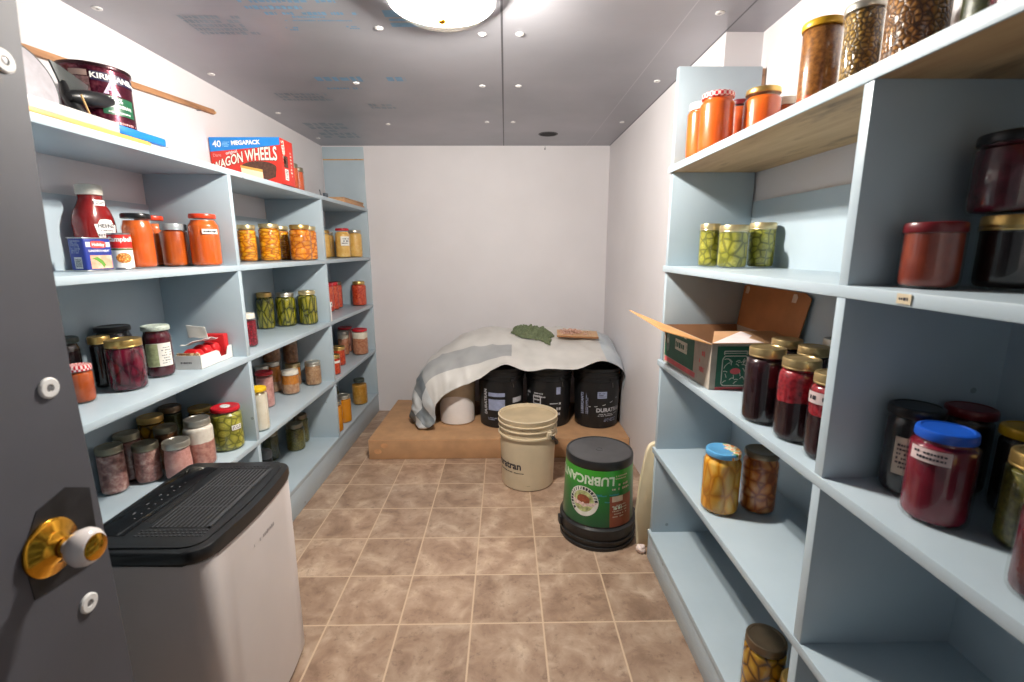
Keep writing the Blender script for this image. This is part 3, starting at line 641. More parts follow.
# right base shelf
add('jar of yellow pickled vegetables with a bronze lid on the base shelf', .622, .967, R5, .0485, .165, 'gherkin', 'bronze', .88, 'mason', .88, .80, group=GB)
add('gold-lidded lower jar cut by the bottom frame edge', .650, .874, R5, .041, .136, 'gherkin', 'gold', .88, 'mason', .86, .82, group=GB)
for i in range(len(J)):
    for k in range(i):
        a, b = J[i], J[k]
        if abs(a[2] - b[2]) < .05:
            d = math.hypot(a[0] - b[0], a[1] - b[1]); g = d - a[3] - b[3]
            if g < .0005: print('JARGAP %.4f' % g, a, b)
    a = J[i]
    if a[0] - a[3] < WL + .007 or a[0] + a[3] > WA - .007: print('JARWALL', a)

# ------------------------------------------------------------------ left shelf goods
RED = plain('bright_red_print', (214, 40, 34), .4); BLUEP = plain('bright_blue_print', (30, 110, 196), .4); NAVY = plain('navy_blue_print', (34, 52, 140), .4)
# ketchup bottle
kt = thing('ketchup_bottle', 'large red squeeze ketchup bottle with a white cap against the back board', 'bottle', (-1.190, 1.424, L2 + .0008), R(-8)); kt.scale = (.93, .93, .985)
def oval(prof, n=36):
    vs = []; fs = []
    for (a, b, z) in prof:
        for i in range(n):
            t = 2 * PI * i / n; ce, se = math.cos(t), math.sin(t)
            vs.append((b * math.copysign(abs(ce) ** .8, ce), a * math.copysign(abs(se) ** .8, se), z))
    for k in range(len(prof) - 1):
        for i in range(n): j = (i + 1) % n; fs.append((k * n + i, k * n + j, (k + 1) * n + j, (k + 1) * n + i))
    fs.append(tuple(reversed(range(n)))); fs.append(tuple((len(prof) - 1) * n + i for i in range(n)))
    return vs, fs
KR = plain('ketchup_red_plastic', (128, 24, 24), .22, 0, .4)
new('bottle_body', *oval([(.048, .034, 0), (.054, .040, .004), (.0555, .042, .02), (.054, .041, .06), (.0545, .0415, .10), (.055, .042, .130), (.052, .040, .150), (.044, .036, .170), (.034, .030, .188), (.028, .027, .200), (.028, .027, .212)]), KR, kt, smooth=60)
MB().lathe([(.026, .211), (.033, .213), (.033, .236), (.031, .240), (.026, .242), (.003, .242)], 32).obj('cap', LID['white'], kt)
kl = new('label', [], [], WHITE, kt, smooth=0); bpy.data.objects.remove(kl)
def kmap(z0):
    def f(x, y):
        t = x / .0545; ce, se = math.cos(t), math.sin(t)
        return (.0428 * abs(ce) ** .8, .0563 * math.copysign(abs(se) ** .8, se), z0 + y)
    return f
kf = kmap(.112); poly = [(-.020, -.030), (-.027, .0), (-.031, .016), (-.020, .018), (-.013, .030), (0, .032), (.013, .030), (.020, .018), (.031, .016), (.027, .0), (.020, -.030)]
def fan(parent, pts, mp, mat, name='label'):
    m = MB(); n = len(pts); cx = sum(p[0] for p in pts) / n; cy = sum(p[1] for p in pts) / n
    rings = []
    for s in (1, .66, .33): rings += [mp(cx + (p[0] - cx) * s, cy + (p[1] - cy) * s) for p in pts]
    fs = [(k * n + i, k * n + (i + 1) % n, (k + 1) * n + (i + 1) % n, (k + 1) * n + i) for k in range(2) for i in range(n)]
    m.put(rings + [mp(cx, cy)], fs + [(2 * n + i, 2 * n + (i + 1) % n, 3 * n) for i in range(n)]); return m.obj(name, mat, parent, smooth=0)
kl = fan(kt, poly, kf, WHITE)
def off(mp, d):  # the same mapping, raised a hair along x
    return lambda x, y: tuple(Vector(mp(x, y)) * 1 + Vector((d, 0, 0)))
letter(kl, 'HEINZ', .015, off(kmap(.124), .0006), INK, 1., .0003); letter(kl, 'KETCHUP', .0105, off(kmap(.098), .0006), INK, 1., .0002); marks(kl, off(kmap(.111), .0006), .03, .006, 1, INK, 3)
kn2 = patch(kt, cyl_map(.0345, 0, .190), .036, .016, WHITE, 'neck_label', 8); marks(kn2, cyl_map(.035, 0, .190), .028, .009, 2, INK, 8)
# luncheon meat tin
tn = thing('meat_tin', 'blue and white luncheon meat tin in front of the ketchup bottle', 'tin', (-1.112, 1.306, L2 + .0008), R(-6)); tn.scale = (.88, .87, .98)
TM = plain('tin_metal', (196, 196, 196), .3, .9)
tb = MB(); tb.box(-.026, .026, -.046, .046, 0, .089, .007, seg=3); tb.obj('tin_body', NAVY, tn)
for z in (.0004, .0862): rb = MB(); rb.box(-.0268, .0268, -.0468, .0468, z, z + .0026, .001); rb.obj('rim', TM, tn)
fx = plane_map((.0266, 0, .045), (0, 1, 0), (0, 0, 1))
sp = patch(tn, plane_map((.0264, 0, .0705), (0, 1, 0), (0, 0, 1)), .078, .013, plain('white_stripe_print', (226, 224, 222), .4), 'stripe', 2)
mb = MB(); mb.put([plane_map((.0267, 0, .0705), (0, 1, 0), (0, 0, 1))(.026 * math.copysign(abs(math.cos(2 * PI * i / 24)) ** .5, math.cos(2 * PI * i / 24)), .0095 * math.copysign(abs(math.sin(2 * PI * i / 24)) ** .6, math.sin(2 * PI * i / 24))) for i in range(24)], [tuple(range(24))]); bd = mb.obj('badge', plain('badge_red_print', (206, 70, 62), .4), tn, smooth=0)
letter(bd, 'Holiday', .0125, plane_map((.0271, 0, .0703), (0, 1, 0), (0, 0, 1)), WHITE, 1.05, .0003)
letter(tn, 'LUNCHEON MEAT', .0078, plane_map((.0268, .001, .0535), (0, 1, 0), (0, 0, 1)), WHITE, 1.05, .0002)
pm = food_noise('pink_meat_picture', (224, 150, 120), (232, 170, 142), (240, 196, 176), 40, .4, 3, 0)
pp = patch(tn, plane_map((.0266, .004, .024), (0, 1, 0), (0, 0, 1)), .070, .036, pm, 'picture', 2)
fan(pp, [(-.03, .010), (-.012, .014), (.004, .004), (.012, -.008), (.004, -.016), (-.002, -.006), (-.016, .004)], plane_map((.0270, .004, .024), (0, 1, 0), (0, 0, 1)), plain('green_leaf_print', (96, 150, 60), .4), 'leaf_print')
sd = plane_map((0, -.0466, .045), (1, 0, 0), (0, 0, 1)); marks(tn, plane_map((0, -.0466, .064), (1, 0, 0), (0, 0, 1)), .032, .036, 7, BPRINT, 4)
bp = patch(tn, plane_map((.002, -.0466, .022), (1, 0, 0), (0, 0, 1)), .024, .030, plain('barcode_paper', (206, 208, 212), .5), 'barcode', 2)
bm_ = MB()
for k in range(9): x = -.009 + k * .0022; bm_.put([plane_map((.002, -.0468, .022), (1, 0, 0), (0, 0, 1))(*q) for q in ((x, -.011), (x + .0011, -.011), (x + .0011, .011), (x, .011))], [(0, 1, 2, 3)])
bm_.obj('bars', INK, bp, smooth=0)
# soup can
cn = thing('soup_can', 'small red and white soup can with a pasta picture beside the blue tin', 'can', (-1.108, 1.4015, L2 + .0008))
cr = .0275
MB().lathe([(cr - .002, 0), (cr, .001), (cr, .003), (cr - .001, .0045), (cr - .001, .098), (cr, .0995), (cr, .1015), (cr - .002, .1025), (cr - .003, .1005), (.002, .1)], 36).obj('can_body', TM, cn)
wl = MB(); wl.lathe([(cr - .0004, .005), (cr - .0004, .097)], 36, cap0=False, cap1=False); wl = wl.obj('label', WHITE, cn)
rl_ = MB(); rl_.lathe([(cr - .0001, .060), (cr - .0001, .097)], 36, cap0=False, cap1=False); rl_.obj('red_band', RED, wl)
ca = R(-40)
letter(wl, "Campbell's", .0185, cyl_map(cr + .0004, ca, .084), WHITE, .9, .0006)
MB().lathe([(cr + .0001, .054), (cr + .0001, .059)], 36, cap0=False, cap1=False).obj('green_band', plain('green_gold_band', (90, 110, 60), .4), wl)
fan(wl, [(.019 * math.cos(2 * PI * i / 20), .0145 * math.sin(2 * PI * i / 20)) for i in range(20)], cyl_map(cr + .0002, ca, .032), food_cells('pasta_picture', (196, 90, 20), (226, 140, 50), (240, 186, 100), (1, 1, 1), 160, .4), 'picture')

# open white box with red packets
bx = thing('snack_box', 'open white carton of red packets on the left third shelf', 'box', (-1.052, 1.627, L3 + .0008), R(1))
CW = plain('white_carton', (228, 226, 222), .6, var=.02)
b = MB(); hw, hd, hh, tk = .042, .094, .046, .002   # x half, y half
b.box(-hw, hw, -hd, hd, 0, tk); b.box(-hw, hw, -hd, -hd + tk, tk, hh); b.box(-hw, -hw + tk, -hd, hd, tk, hh); b.box(-hw, hw, hd - tk, hd, tk, hh)
b.prism([(-.094, 0), (.094, 0), (.094, .046), (.068, .046), (.056, .018), (.022, .018), (.012, .040), (-.004, .046), (-.094, .046)], 0, tk, Matrix(((0, 0, 1, hw - tk), (1, 0, 0, 0), (0, 1, 0, 0), (0, 0, 0, 1))))
b.obj('tray', CW, bx)
marks(bx, plane_map((-.004, -hd - .0006, .022), (1, 0, 0), (0, 0, 1)), .040, .010, 1, INK, 12)
def rag(name, parent, w, d, mat, loc, rot, amp=.006, seed=0, n=12, th=.0012, curl=0.):
    rd = Vector((seed * 3.1, seed * 1.7, 0)); vs = []; fs = []
    for j in range(n + 1):
        for i in range(n + 1):
            x = w * (i / n - .5); y = d * (j / n - .5)
            z = amp * noise.noise(Vector((x, y, 0)) * 28 + rd) + curl * (x / w) ** 2
            vs.append((x, y, z))
    for j in range(n):
        for i in range(n): a = j * (n + 1) + i; fs.append((a, a + 1, a + n + 2, a + n + 1))
    o = new(name, vs, fs, mat, parent, loc, 60); o.rotation_euler = rot
    s = o.modifiers.new('thick', 'SOLIDIFY'); s.thickness = th; return o
rag('flap', bx, .080, .100, CW, (.000, -.022, .082), (R(-6), R(-14), R(10)), .010, 2)
rag('flap', bx, .060, .050, CW, (-.014, -.006, .112), (R(-62), R(6), R(12)), .008, 3)
REDP = plain('crinkled_red_wrapper', (200, 28, 34), .28, 0, .3, bump=.6, scale=90)
def pillow(name, mat, loc, sx, sy, sz, rz=0, tilt=0):
    bm = bmesh.new(); bmesh.ops.create_uvsphere(bm, u_segments=20, v_segments=12, radius=1)
    for v in bm.verts:
        c = v.co; q = Vector((math.copysign(abs(c.x) ** .55, c.x) * sx, math.copysign(abs(c.y) ** .55, c.y) * sy, c.z * sz))
        v.co = q + c * .003 * noise.noise(q * 70)
    o = MB().bm(bm).obj(name, mat, None, loc, 60); o.rotation_euler = (tilt, R(8), rz); return o
Mb2 = Matrix.Translation(bx.location) @ Matrix.Rotation(R(2), 4, 'Z')
for k, (lx, ly, lz, sz, tl, lab) in enumerate([(0, -.060, .034, .028, 0, 'red wrapped packet at the front of the white carton'), (.0, -.010, .036, .030, .2, 'red wrapped packet in the middle of the white carton'), (0, .038, .036, .030, .1, 'red wrapped packet at the far side of the white carton')]):
    p = pillow('snack_packet', REDP, Mb2 @ Vector((lx - .002, ly, lz + .001)), .030, .0215, sz, R(2), 0); tag(p, lab, 'packet', 'red packets in the white carton')
pb = MB(); pb.box(-.038, .034, .064, .0915, .004, .090, .003); pb.obj('red_insert', plain('red_carton_card', (196, 36, 40), .5), bx)
pb2 = MB(); pb2.box(-.036, .038, -.0915, -.087, .004, .054, .001); pb2.obj('biscuit_row', food_cells('pale_biscuits', (150, 100, 60), (214, 176, 128), (232, 204, 164), (1, 1, 1), 90, .6), bx)

# grey cap behind the dehumidifier
g = thing('plastic_bottle', 'dark bottle with a round grey cap behind the dehumidifier, beside the dark green jar', 'bottle', (-1.130, 2.088, L5 + .0008))
GCP = plain('dark_grey_plastic', (96, 98, 102), .4)
MB().lathe([(.024, 0), (.027, .003), (.027, .085), (.022, .098), (.018, .102)], 32).obj('bottle_body', BLACKP, g)
MB().lathe([(.0265, .097), (.028, .100), (.028, .122), (.026, .130), (.020, .136), (.010, .139), (.003, .1395)], 32).obj('cap', GCP, g)

# ------------------------------------------------------------------ on top of the left shelving
# coffee can
cc = thing('coffee_can', 'big dark red coffee can with white lettering on the left top shelf', 'can', (-1.10, 1.396, LT + .0008))
CR = .0775; CH = .194
t_ = NT('burgundy_coffee_label'); t_.set(.22, .55, .3); v_ = t_.obj(rnd=False)
t_.col(t_.ramp(t_.noise(v_, 60, 5, .7), [(.35, (66, 16, 34)), (.55, (92, 26, 48)), (.72, (132, 70, 80))]))
MB().lathe([(CR - .003, 0), (CR, .0015), (CR, .006), (CR - .0015, .008), (CR - .0015, CH - .010), (CR, CH - .008), (CR + .0008, CH - .003), (CR, CH), (CR - .004, CH), (CR - .006, CH - .006), (.003, CH - .006)], 56).obj('can_body', t_.m, cc)
MB().lathe([(CR + .0010, CH - .007), (CR + .0018, CH - .003), (CR + .001, CH + .001), (CR - .004, CH + .001), (CR - .006, CH - .003), (.003, CH - .003)], 56).obj('rim', plain('dark_can_rim', (52, 28, 34), .3, .6), cc)
kb_ = R(-33)
nb = patch(cc, cyl_map(CR - .0006, kb_ + .34, CH - .030), .120, .022, plain('dark_navy_print', (34, 26, 62), .35), 'brand_band', 20)
letter(nb, 'KIRKLAND', .0185, cyl_map(CR - .0001, kb_ + .20, CH - .0300), WHITE, 1.15, .0006)
letter(nb, 'Signature', .010, cyl_map(CR - .0001, kb_ + .95, CH - .031), WHITE, 1., .0003)
gb = patch(cc, cyl_map(CR - .0006, kb_ + .30, .098), .082, .046, plain('green_label_print', (28, 92, 62), .35), 'green_band', 16)
letter(gb, '100%', .016, cyl_map(CR - .0001, kb_ + .16, .112), WHITE, 1., .0003); letter(gb, 'COLOMBIAN', .0115, cyl_map(CR - .0001, kb_ + .26, .097), WHITE, 1., .0002); marks(gb, cyl_map(CR - .0001, kb_ + .26, .082), .055, .008, 1, WHITE, 4)
lg = MB()
for q in ([(-.020, -.016), (0, .022), (.004, .016), (-.012, -.016)], [(.0, .022), (.020, -.016), (.013, -.016), (-.003, .014)], [(-.016, -.010), (.016, -.010), (.016, -.015), (-.016, -.015)], [(-.008, -.002), (.008, -.002), (.008, -.006), (-.008, -.006)]):
    lg.put([cyl_map(CR - .0003, kb_ + .10, .140)(*p) for p in q], [(0, 1, 2, 3)])
lg.obj('emblem', plain('lilac_print', (188, 164, 196), .4), cc, smooth=0)
p_ = patch(cc, cyl_map(CR - .0005, kb_ - .78, .128), .045, .062, plain('mauve_print', (112, 84, 84), .4, var=.4, scale=120), 'picture', 8)
patch(cc, cyl_map(CR - .0003, kb_ - .78, CH - .026), .040, .014, plain('beige_print', (176, 150, 140), .4), 'side_label', 8)
marks(cc, cyl_map(CR - .0003, kb_ + .20, .050), .10, .022, 2, plain('rose_print', (196, 140, 140), .4), 6)
# grey pan lid
pl = thing('pan_lid', 'pale grey round pan lid standing on edge beside the door', 'lid', (-1.045, 1.129, LT + .0858))
pl.scale = (.68, .68, .68); GP = plain('pale_grey_enamel', (176, 172, 178), .35, .1); Mp = Matrix.Rotation(R(82), 4, 'Y')
MB().lathe([(.004, .012), (.05, .012), (.095, .007), (.118, .002), (.118, -.001), (.05, .007), (.004, .008)], 56, Mp).obj('disc', GP, pl)
MB().lathe([(.116, .0025), (.121, .003), (.1245, .0), (.121, -.003), (.116, -.002)], 56, Mp, cap0=False, cap1=False).obj('rim', plain('dark_grey_rim', (66, 68, 70), .4), pl)
# dark scoop lying in front of the can
so = thing('garden_scoop', 'dark grey scoop with a thick rounded grip lying before the coffee can', 'scoop', (-1.02, 1.20, LT + .0008))
DG = plain('dark_green_grey_plastic', (58, 62, 62), .42)
so.location = (0, 0, 0)
m = MB(); m.prism([(1.222, 1.640), (1.244, 1.636), (1.322, 1.614), (1.320, 1.601), (1.262, 1.586), (1.240, 1.598)], -1.066, -1.061, Matrix(((0, 0, 1, 0), (1, 0, 0, 0), (0, 1, 0, 0), (0, 0, 0, 1))), 0, .001); sb = m.obj('blade', DG, so)
MB().tube([(-1.03, 1.222, 1.560), (-1.028, 1.236, 1.563), (-1.026, 1.27, 1.569), (-1.026, 1.315, 1.577), (-1.026, 1.345, 1.582)], [.009, .015, .019, .018, .009], 16).obj('grip', BLACKP, so)
MB().tube([(-1.03, 1.240, LT + .022), (-1.03, 1.240, 1.53), (-1.05, 1.24, 1.565), (-1.063, 1.25, 1.600)], [.020, .016, .012, .007], 12).obj('stand', BLACKP, so)
ft = MB(); ft.box(-1.056, -1.004, 1.208, 1.275, LT + .0008, LT + .024, .006); ft.obj('foot', BLACKP, so)
# white bar with a blue sleeve, wooden sticks
wb = thing('edging_tool', 'long white bar with a blue sleeve lying along the left top shelf edge', 'tool', (-.971, 1.19, LT + .0112))
m = MB(); m.box(-.007, .007, -.20, .088, .0002, .024, .0015); m.obj('bar', plain('off_white_plastic', (190, 187, 186), .4), wb)
m = MB(); m.box(-.0085, .0085, .084, .250, .0001, .021, .003); m.obj('sleeve', plain('bright_blue_plastic', (24, 118, 206), .35), wb)
m = MB(); m.box(-.005, .005, .248, .268, .001, .010, .001); m.obj('tip', plain('pale_tip', (206, 206, 210), .4), wb)
ws = thing('wooden_stick', 'thin yellow wooden stick along the left top shelf edge under the white bar', 'stick', (-.9665, 1.18, LT + .0008))
m = MB(); m.box(-.011, .006, -.2, .185, .0002, .0095, .001); m.obj('shaft', plain('yellow_stick_wood', (222, 168, 88), .5, var=.08), ws); m = MB(); m.prism([(-.006, .185), (.006, .185), (.003, .2), (-.003, .2)], .001, .0085); m.obj('tip', STICK, ws)
wl_ = thing('wooden_stick', 'long bare wooden stick lying against the left wall behind the coffee can', 'stick', (-1.2438, 1.10, 1.6962))
d = Vector((0, 1.105, .0843)); m = MB()
Ms = Matrix.Rotation(math.atan2(.0843, 1.105), 4, 'X')
m.box(-.0065, .0065, 0, 1.09, -.010, .010, .003, Ms); m.obj('shaft', m_wood('weathered_stick_wood', (158, 112, 78), (190, 140, 98)), wl_)
m = MB(); m.lathe([(.0065, 1.089), (.006, 1.10), (.003, 1.106)], 12, Ms @ Matrix.Rotation(-PI / 2, 4, 'X')); m.obj('rounded_end', STICK, wl_)
m = MB(); m.tube([(-.006, .06, -.008), (.010, .06, -.009)], .002, 8); m.tube([(-.006, .98, .062), (.010, .98, .061)], .002, 8); m.obj('nail', SCREW, wl_)
ts = thing('splinter_stick', 'tiny pale stick leaning at the foot of the coffee can', 'stick', (-1.0, 1.232, LT + .0008))
MB().tube([(0, .014, .0225), (0, -.012, .084)], .0022, 6).obj('shaft', STICK, ts)
# biscuit carton
wg = thing('biscuit_box', 'red and blue carton of chocolate marshmallow biscuits on the left top shelf', 'box', (-1.0975, 2.13, LT + .0008))
W2, D2, H2 = .1475, .122, .187
REDB = plain('red_carton_print', (216, 52, 40), .45, var=.02)
m = MB(); m.box(-W2, W2, 0, D2, 0, H2, .0012); m.obj('box_body', REDB, wg)
def P(x, z, d=.0005): return (x, -d, z)
fp = lambda x, y: P(x, y)
m = MB(); m.put([P(-W2, H2 - .058), P(-W2 * .2, H2 - .048), P(W2 * .45, H2 - .040), P(W2, H2 - .030), P(W2, H2), P(-W2, H2)], [(0, 1, 2, 3, 4, 5)]); m.obj('blue_band', plain('sky_blue_print', (28, 132, 214), .45, var=.02), wg, smooth=0)
def pf(x, z, d=.0009, rot=0.):
    return plane_map((x, -d, z), (math.cos(rot), 0, math.sin(rot)), (-math.sin(rot), 0, math.cos(rot)))
letter(wg, '40', .036, pf(-.116, H2 - .028), WHITE, 1., .0008); marks(wg, pf(-.078, H2 - .028), .030, .022, 4, plain('light_blue_print', (150, 206, 240), .45), 3)
letter(wg, 'MEGAPACK', .023, pf(.004, H2 - .022, .0009, .03), WHITE, 1., .001)
letter(wg, 'original', .017, pf(-.058, H2 - .060, .0017, .20), WHITE, 1., .0002)
letter(wg, 'Dare', .017, pf(-.120, H2 - .072, .0009, .05), plain('pale_red_print', (236, 150, 140), .45), 1., .0002)
def arc(body, size, x0, z0, R_, a0, mat, d, sx=1., bold=.001, grow=.0):
    def mp(x, y):
        a = a0 - x / R_; sc_ = 1 + grow * x
        xx = x0 + .964 * x + .357 * x * x; return (xx, -d, z0 + .19 * xx - .9 * xx * xx + y * sc_)
    return letter(wg, body, size, mp, mat, sx, bold, 'title')
ORG = plain('cream_print', (252, 240, 224), .45, var=.01)
arc('WAGON WHEELS', .060, -.012, H2 - .078, .3, 0, plain('maroon_outline_print', (96, 22, 22), .45), .0009, .59, .0032, 2.2)
arc('WAGON WHEELS', .060, -.012, H2 - .078, .3, 0, ORG, .0013, .59, .0012, 2.2)
CHO = plain('chocolate_print', (84, 52, 40), .45, var=.2, scale=90)
fan(wg, [(.050 + .076 * math.cos(a), H2 - .122 + .026 * math.sin(a)) for a in [2 * PI * i / 28 for i in range(28)]], lambda x, y: P(x, y, .0016), CHO, 'biscuit_top')
m = MB(); m.put([P(-.024, H2 - .120, .0020), P(.066, H2 - .138, .0020), P(.066, H2 - .182, .0020), P(-.024, H2 - .168, .0020)], [(0, 3, 2, 1)]); m.obj('filling', plain('cream_filling_print', (242, 224, 190), .45, var=.03), wg, smooth=0)
m = MB(); m.put([P(-.026, H2 - .112, .0023), P(.066, H2 - .130, .0023), P(.066, H2 - .141, .0023), P(-.026, H2 - .122, .0023)], [(0, 3, 2, 1)]); m.obj('biscuit_layer', plain('biscuit_print', (226, 170, 84), .45), wg, smooth=0)
m = MB(); m.put([P(.068, H2 - .138, .0020), P(.126, H2 - .126, .0020), P(.120, H2 - .160, .0020), P(.068, H2 - .178, .0020)], [(0, 3, 2, 1)]); m.obj('biscuit_side', CHO, wg, smooth=0)
sdm = lambda y, z, d=.0006: plane_map((W2 + d, y, z), (0, 1, 0), (0, 0, 1))
letter(wg, 'WHEELS', .034, plane_map((W2 + .0006, .030, .132), (0, -.12, 1), (0, -1, -.12)), ORG, .75, .001, 'side_title')
pt = patch(wg, sdm(.044, .042), .034, .046, WHITE, 'nutrition_panel', 2); marks(pt, sdm(.044, .042, .001), .026, .038, 6, INK, 4)
patch(wg, sdm(.042, .095), .040, .048, CHO, 'side_picture', 2); marks(wg, sdm(.094, .09), .014, .11, 8, ORG, 7)
# flat wood piece and small lever on the far end
wp = thing('wood_offcut', 'flat stack of thin brown wood offcuts at the far end of the left top shelf', 'offcut', (-1.06, 3.17, LT + .0008))
for k, (a, b_, rz_, m_) in enumerate([(.095, .20, 0, 'layer'), (.092, .196, .02, 'layer'), (.09, .19, -.02, 'layer')]):
    m = MB(); m.box(-a, a, -b_, b_, .0002 + k * .011, .0108 + k * .011, .001, Matrix.Rotation(rz_, 4, 'Z')); m.obj(m_, m_wood('brown_offcut_wood_%d' % k, (186 - 8 * k, 136 - 6 * k, 94), (206 - 8 * k, 158, 112)), wp)
bl2 = thing('metal_bracket', 'small dark metal bracket on the left top shelf before the wood offcuts', 'bracket', (-1.0, 2.74, LT + .0008))
m = MB(); m.box(-.012, .012, -.045, .05, .0002, .006, .001); m.box(-.010, .010, -.005, .03, .006, .030, .004); m.obj('plate', plain('dark_grey_metal', (92, 100, 108), .4, .6), bl2); MB().tube([(0, -.04, .006), (0, -.06, .02), (0, -.07, .038)], .004, 8).obj('arm', SCREW, bl2)

# ------------------------------------------------------------------ carton on the right third shelf
bc = thing('carton', 'open cardboard jar carton with green print and raised flaps, right third shelf', 'box', (.695, 1.4645, R3 + .0008))
bw, bd_, bh, tk = .117, .1765, .132, .003
SK = .018       # how far the squashed carton leans out at its far end
CPK = plain('printed_grey_cardboard', (172, 160, 146), .65, var=.04); GRN = plain('dark_green_carton_print', (22, 86, 62), .55, var=.08); RDP = plain('faded_red_carton_print', (206, 84, 88), .55, var=.08)
C4 = [(-bw, -bd_), (bw + .008, -bd_), (bw + .008, bd_), (-bw - SK * .75, bd_)]; I4 = [(-bw + tk, -bd_ + tk), (bw + .008 - tk, -bd_ + tk), (bw + .008 - tk, bd_ - tk), (-bw - SK * .75 + tk, bd_ - tk)]
m = MB(); vs = [(x, y, z) for z in (0, bh) for x, y in C4] + [(x, y, z) for z in (tk, bh) for x, y in I4]
m.put(vs, [(3, 2, 1, 0)] + [(i, (i + 1) % 4, 4 + (i + 1) % 4, 4 + i) for i in range(4)] + [(8, 9, 10, 11)] + [(8 + (i + 1) % 4, 8 + i, 12 + i, 12 + (i + 1) % 4) for i in range(4)] + [(4 + i, 4 + (i + 1) % 4, 12 + (i + 1) % 4, 12 + i) for i in range(4)])
m.obj('carton_body', CPK, bc, smooth=0)
m = MB(); m.box(-bw + tk, bw - .015, -bd_ + tk, bd_ - tk, tk + .0002, tk + .002); m.obj('inner_base', CARDIN, bc)
def flap(name, pts, mat, th=.0028):
    pts = [Vector(p) for p in pts]; nrm = (pts[1] - pts[0]).cross(pts[2] - pts[0]).normalized() * th; n_ = len(pts)
    m = MB(); m.put(pts + [p + nrm for p in pts], [tuple(reversed(range(n_))), tuple(range(n_, 2 * n_))] + [(i, (i + 1) % n_, n_ + (i + 1) % n_, n_ + i) for i in range(n_)])
    return m.obj(name, mat, bc, smooth=0)
TAN = plain('lit_flap_cardboard', (206, 152, 98), .65, var=.05, scale=14)  # brighter copy of the cardboard: light on the flap's top put into colour
flap('flap', [(-bw - SK * .75, bd_, bh), (-bw, -bd_, bh), (-.240, -.127, bh + .031), (-.281, .098, bh + .063)], TAN)
ff = flap('flap', [(-bw, -bd_, bh), (.122, -bd_, bh), (.110, -bd_ + .105, bh + .016), (-bw + .05, -bd_ + .105, bh + .016)], CARD)
m = MB(); m.put([(-bw + .002, -bd_ + .001, bh + .0034), (.030, -bd_ + .001, bh + .0034), (.006, -bd_ + .040, bh + .0094), (.026, -bd_ + .062, bh + .0128), (.012, -bd_ + .102, bh + .0190), (-bw + .052, -bd_ + .102, bh + .0190)], [(0, 1, 2, 3, 4)]); m.obj('white_paper', plain('white_carton_lining', (226, 214, 214), .6, var=.03), ff, smooth=0)
flap('flap', [(bw + .004, bd_, bh), (-bw - .02, bd_, bh), (-bw - .012, bd_ - .035, bh - .085), (bw, bd_ - .035, bh - .085)], CARDIN)
fb = flap('flap', [(bw + .005, -bd_ + .002, bh), (bw + .005, bd_ - .002, bh), (bw + .020, bd_ - .004, bh + .136), (bw + .0205, bd_ - .03, bh + .141), (bw + .0205, -bd_ + .012, bh + .141), (bw + .018, -bd_ - .020, bh + .128)], plain('warm_brown_cardboard', (170, 112, 66), .65, var=.05, scale=14))
for (y, z) in ((.140, .124), (-.128, .122)):
    fan(fb, [(-.013, -.012), (.008, -.012), (.013, .004), (.006, .013), (-.010, .012)], plane_map((bw + .0155, y, bh + z), (0, -1, 0), (.11, 0, 1)), plain('torn_white_tape', (206, 186, 166), .6), 'torn_tape')
LD = Vector((SK * .75, -2 * bd_, 0)).normalized()
lf = lambda y, z, d=.0006: plane_map(Vector((-bw - SK * .375, 0, z)) - LD * y * 1.0 + Vector((-abs(LD.y), -abs(LD.x), 0)) * d, LD, (0, 0, 1)); nf = lambda x, z, d=.0006: plane_map((x, -bd_ - d, z), (1, 0, 0), (0, 0, 1))
gp = patch(bc, lf(.050, .075), .235, .098, GRN, 'green_print', 2); rb2 = patch(bc, lf(.040, .016), .245, .016, RDP, 'red_stripe', 2)
tp = patch(gp, lf(.030, .084, .0009), .095, .036, plain('pale_carton_print', (196, 192, 176), .6), 'title_panel', 2); marks(tp, lf(.030, .084, .0013), .086, .026, 1, GRN, 21, .9); marks(gp, lf(.028, .116, .0009), .070, .010, 1, plain('pale_carton_print', (196, 192, 176), .6), 5)
fan(gp, [(.014 * math.cos(a), .034 * math.sin(a)) for a in [2 * PI * i / 20 for i in range(20)]], lf(.140, .078, .001), plain('grey_green_print', (112, 128, 118), .6), 'jar_print')
fan(gp, [(.008 * math.cos(a), .010 * math.sin(a)) for a in [2 * PI * i / 16 for i in range(16)]], lf(.140, .082, .0014), plain('pale_carton_print', (196, 192, 176), .6), 'oval_print')
for k, (z, w) in enumerate(((.094, .030), (.070, .036), (.046, .032))): marks(bc, lf(-.124, z), w, .020, 1, RDP, 30 + k, .95)
g2 = patch(bc, nf(.002, .067), .205, .118, GRN, 'green_print', 2)
PC = plain('pale_carton_print', (196, 192, 176), .6)
jar_o = MB()
def strip(mbx, pts, w, mp):
    for (a, b_) in zip(pts[:-1], pts[1:]):
        dx, dy = b_[0] - a[0], b_[1] - a[1]; L_ = math.hypot(dx, dy) or 1; nx, ny = -dy / L_ * w / 2, dx / L_ * w / 2
        mbx.put([mp(a[0] + nx, a[1] + ny), mp(a[0] - nx, a[1] - ny), mp(b_[0] - nx, b_[1] - ny), mp(b_[0] + nx, b_[1] + ny)], [(0, 1, 2, 3)])
mpj = nf(-.048, .062, .001)
strip(jar_o, [(-.030, .036), (-.036, .026), (-.036, -.044), (-.030, -.050), (.030, -.050), (.036, -.044), (.036, .026), (.030, .036), (-.030, .036)], .003, mpj)
strip(jar_o, [(-.032, .040), (-.032, .050), (.032, .050), (.032, .040)], .003, mpj); strip(jar_o, [(-.032, .044), (.032, .044)], .002, mpj)
rd = random.Random(5)
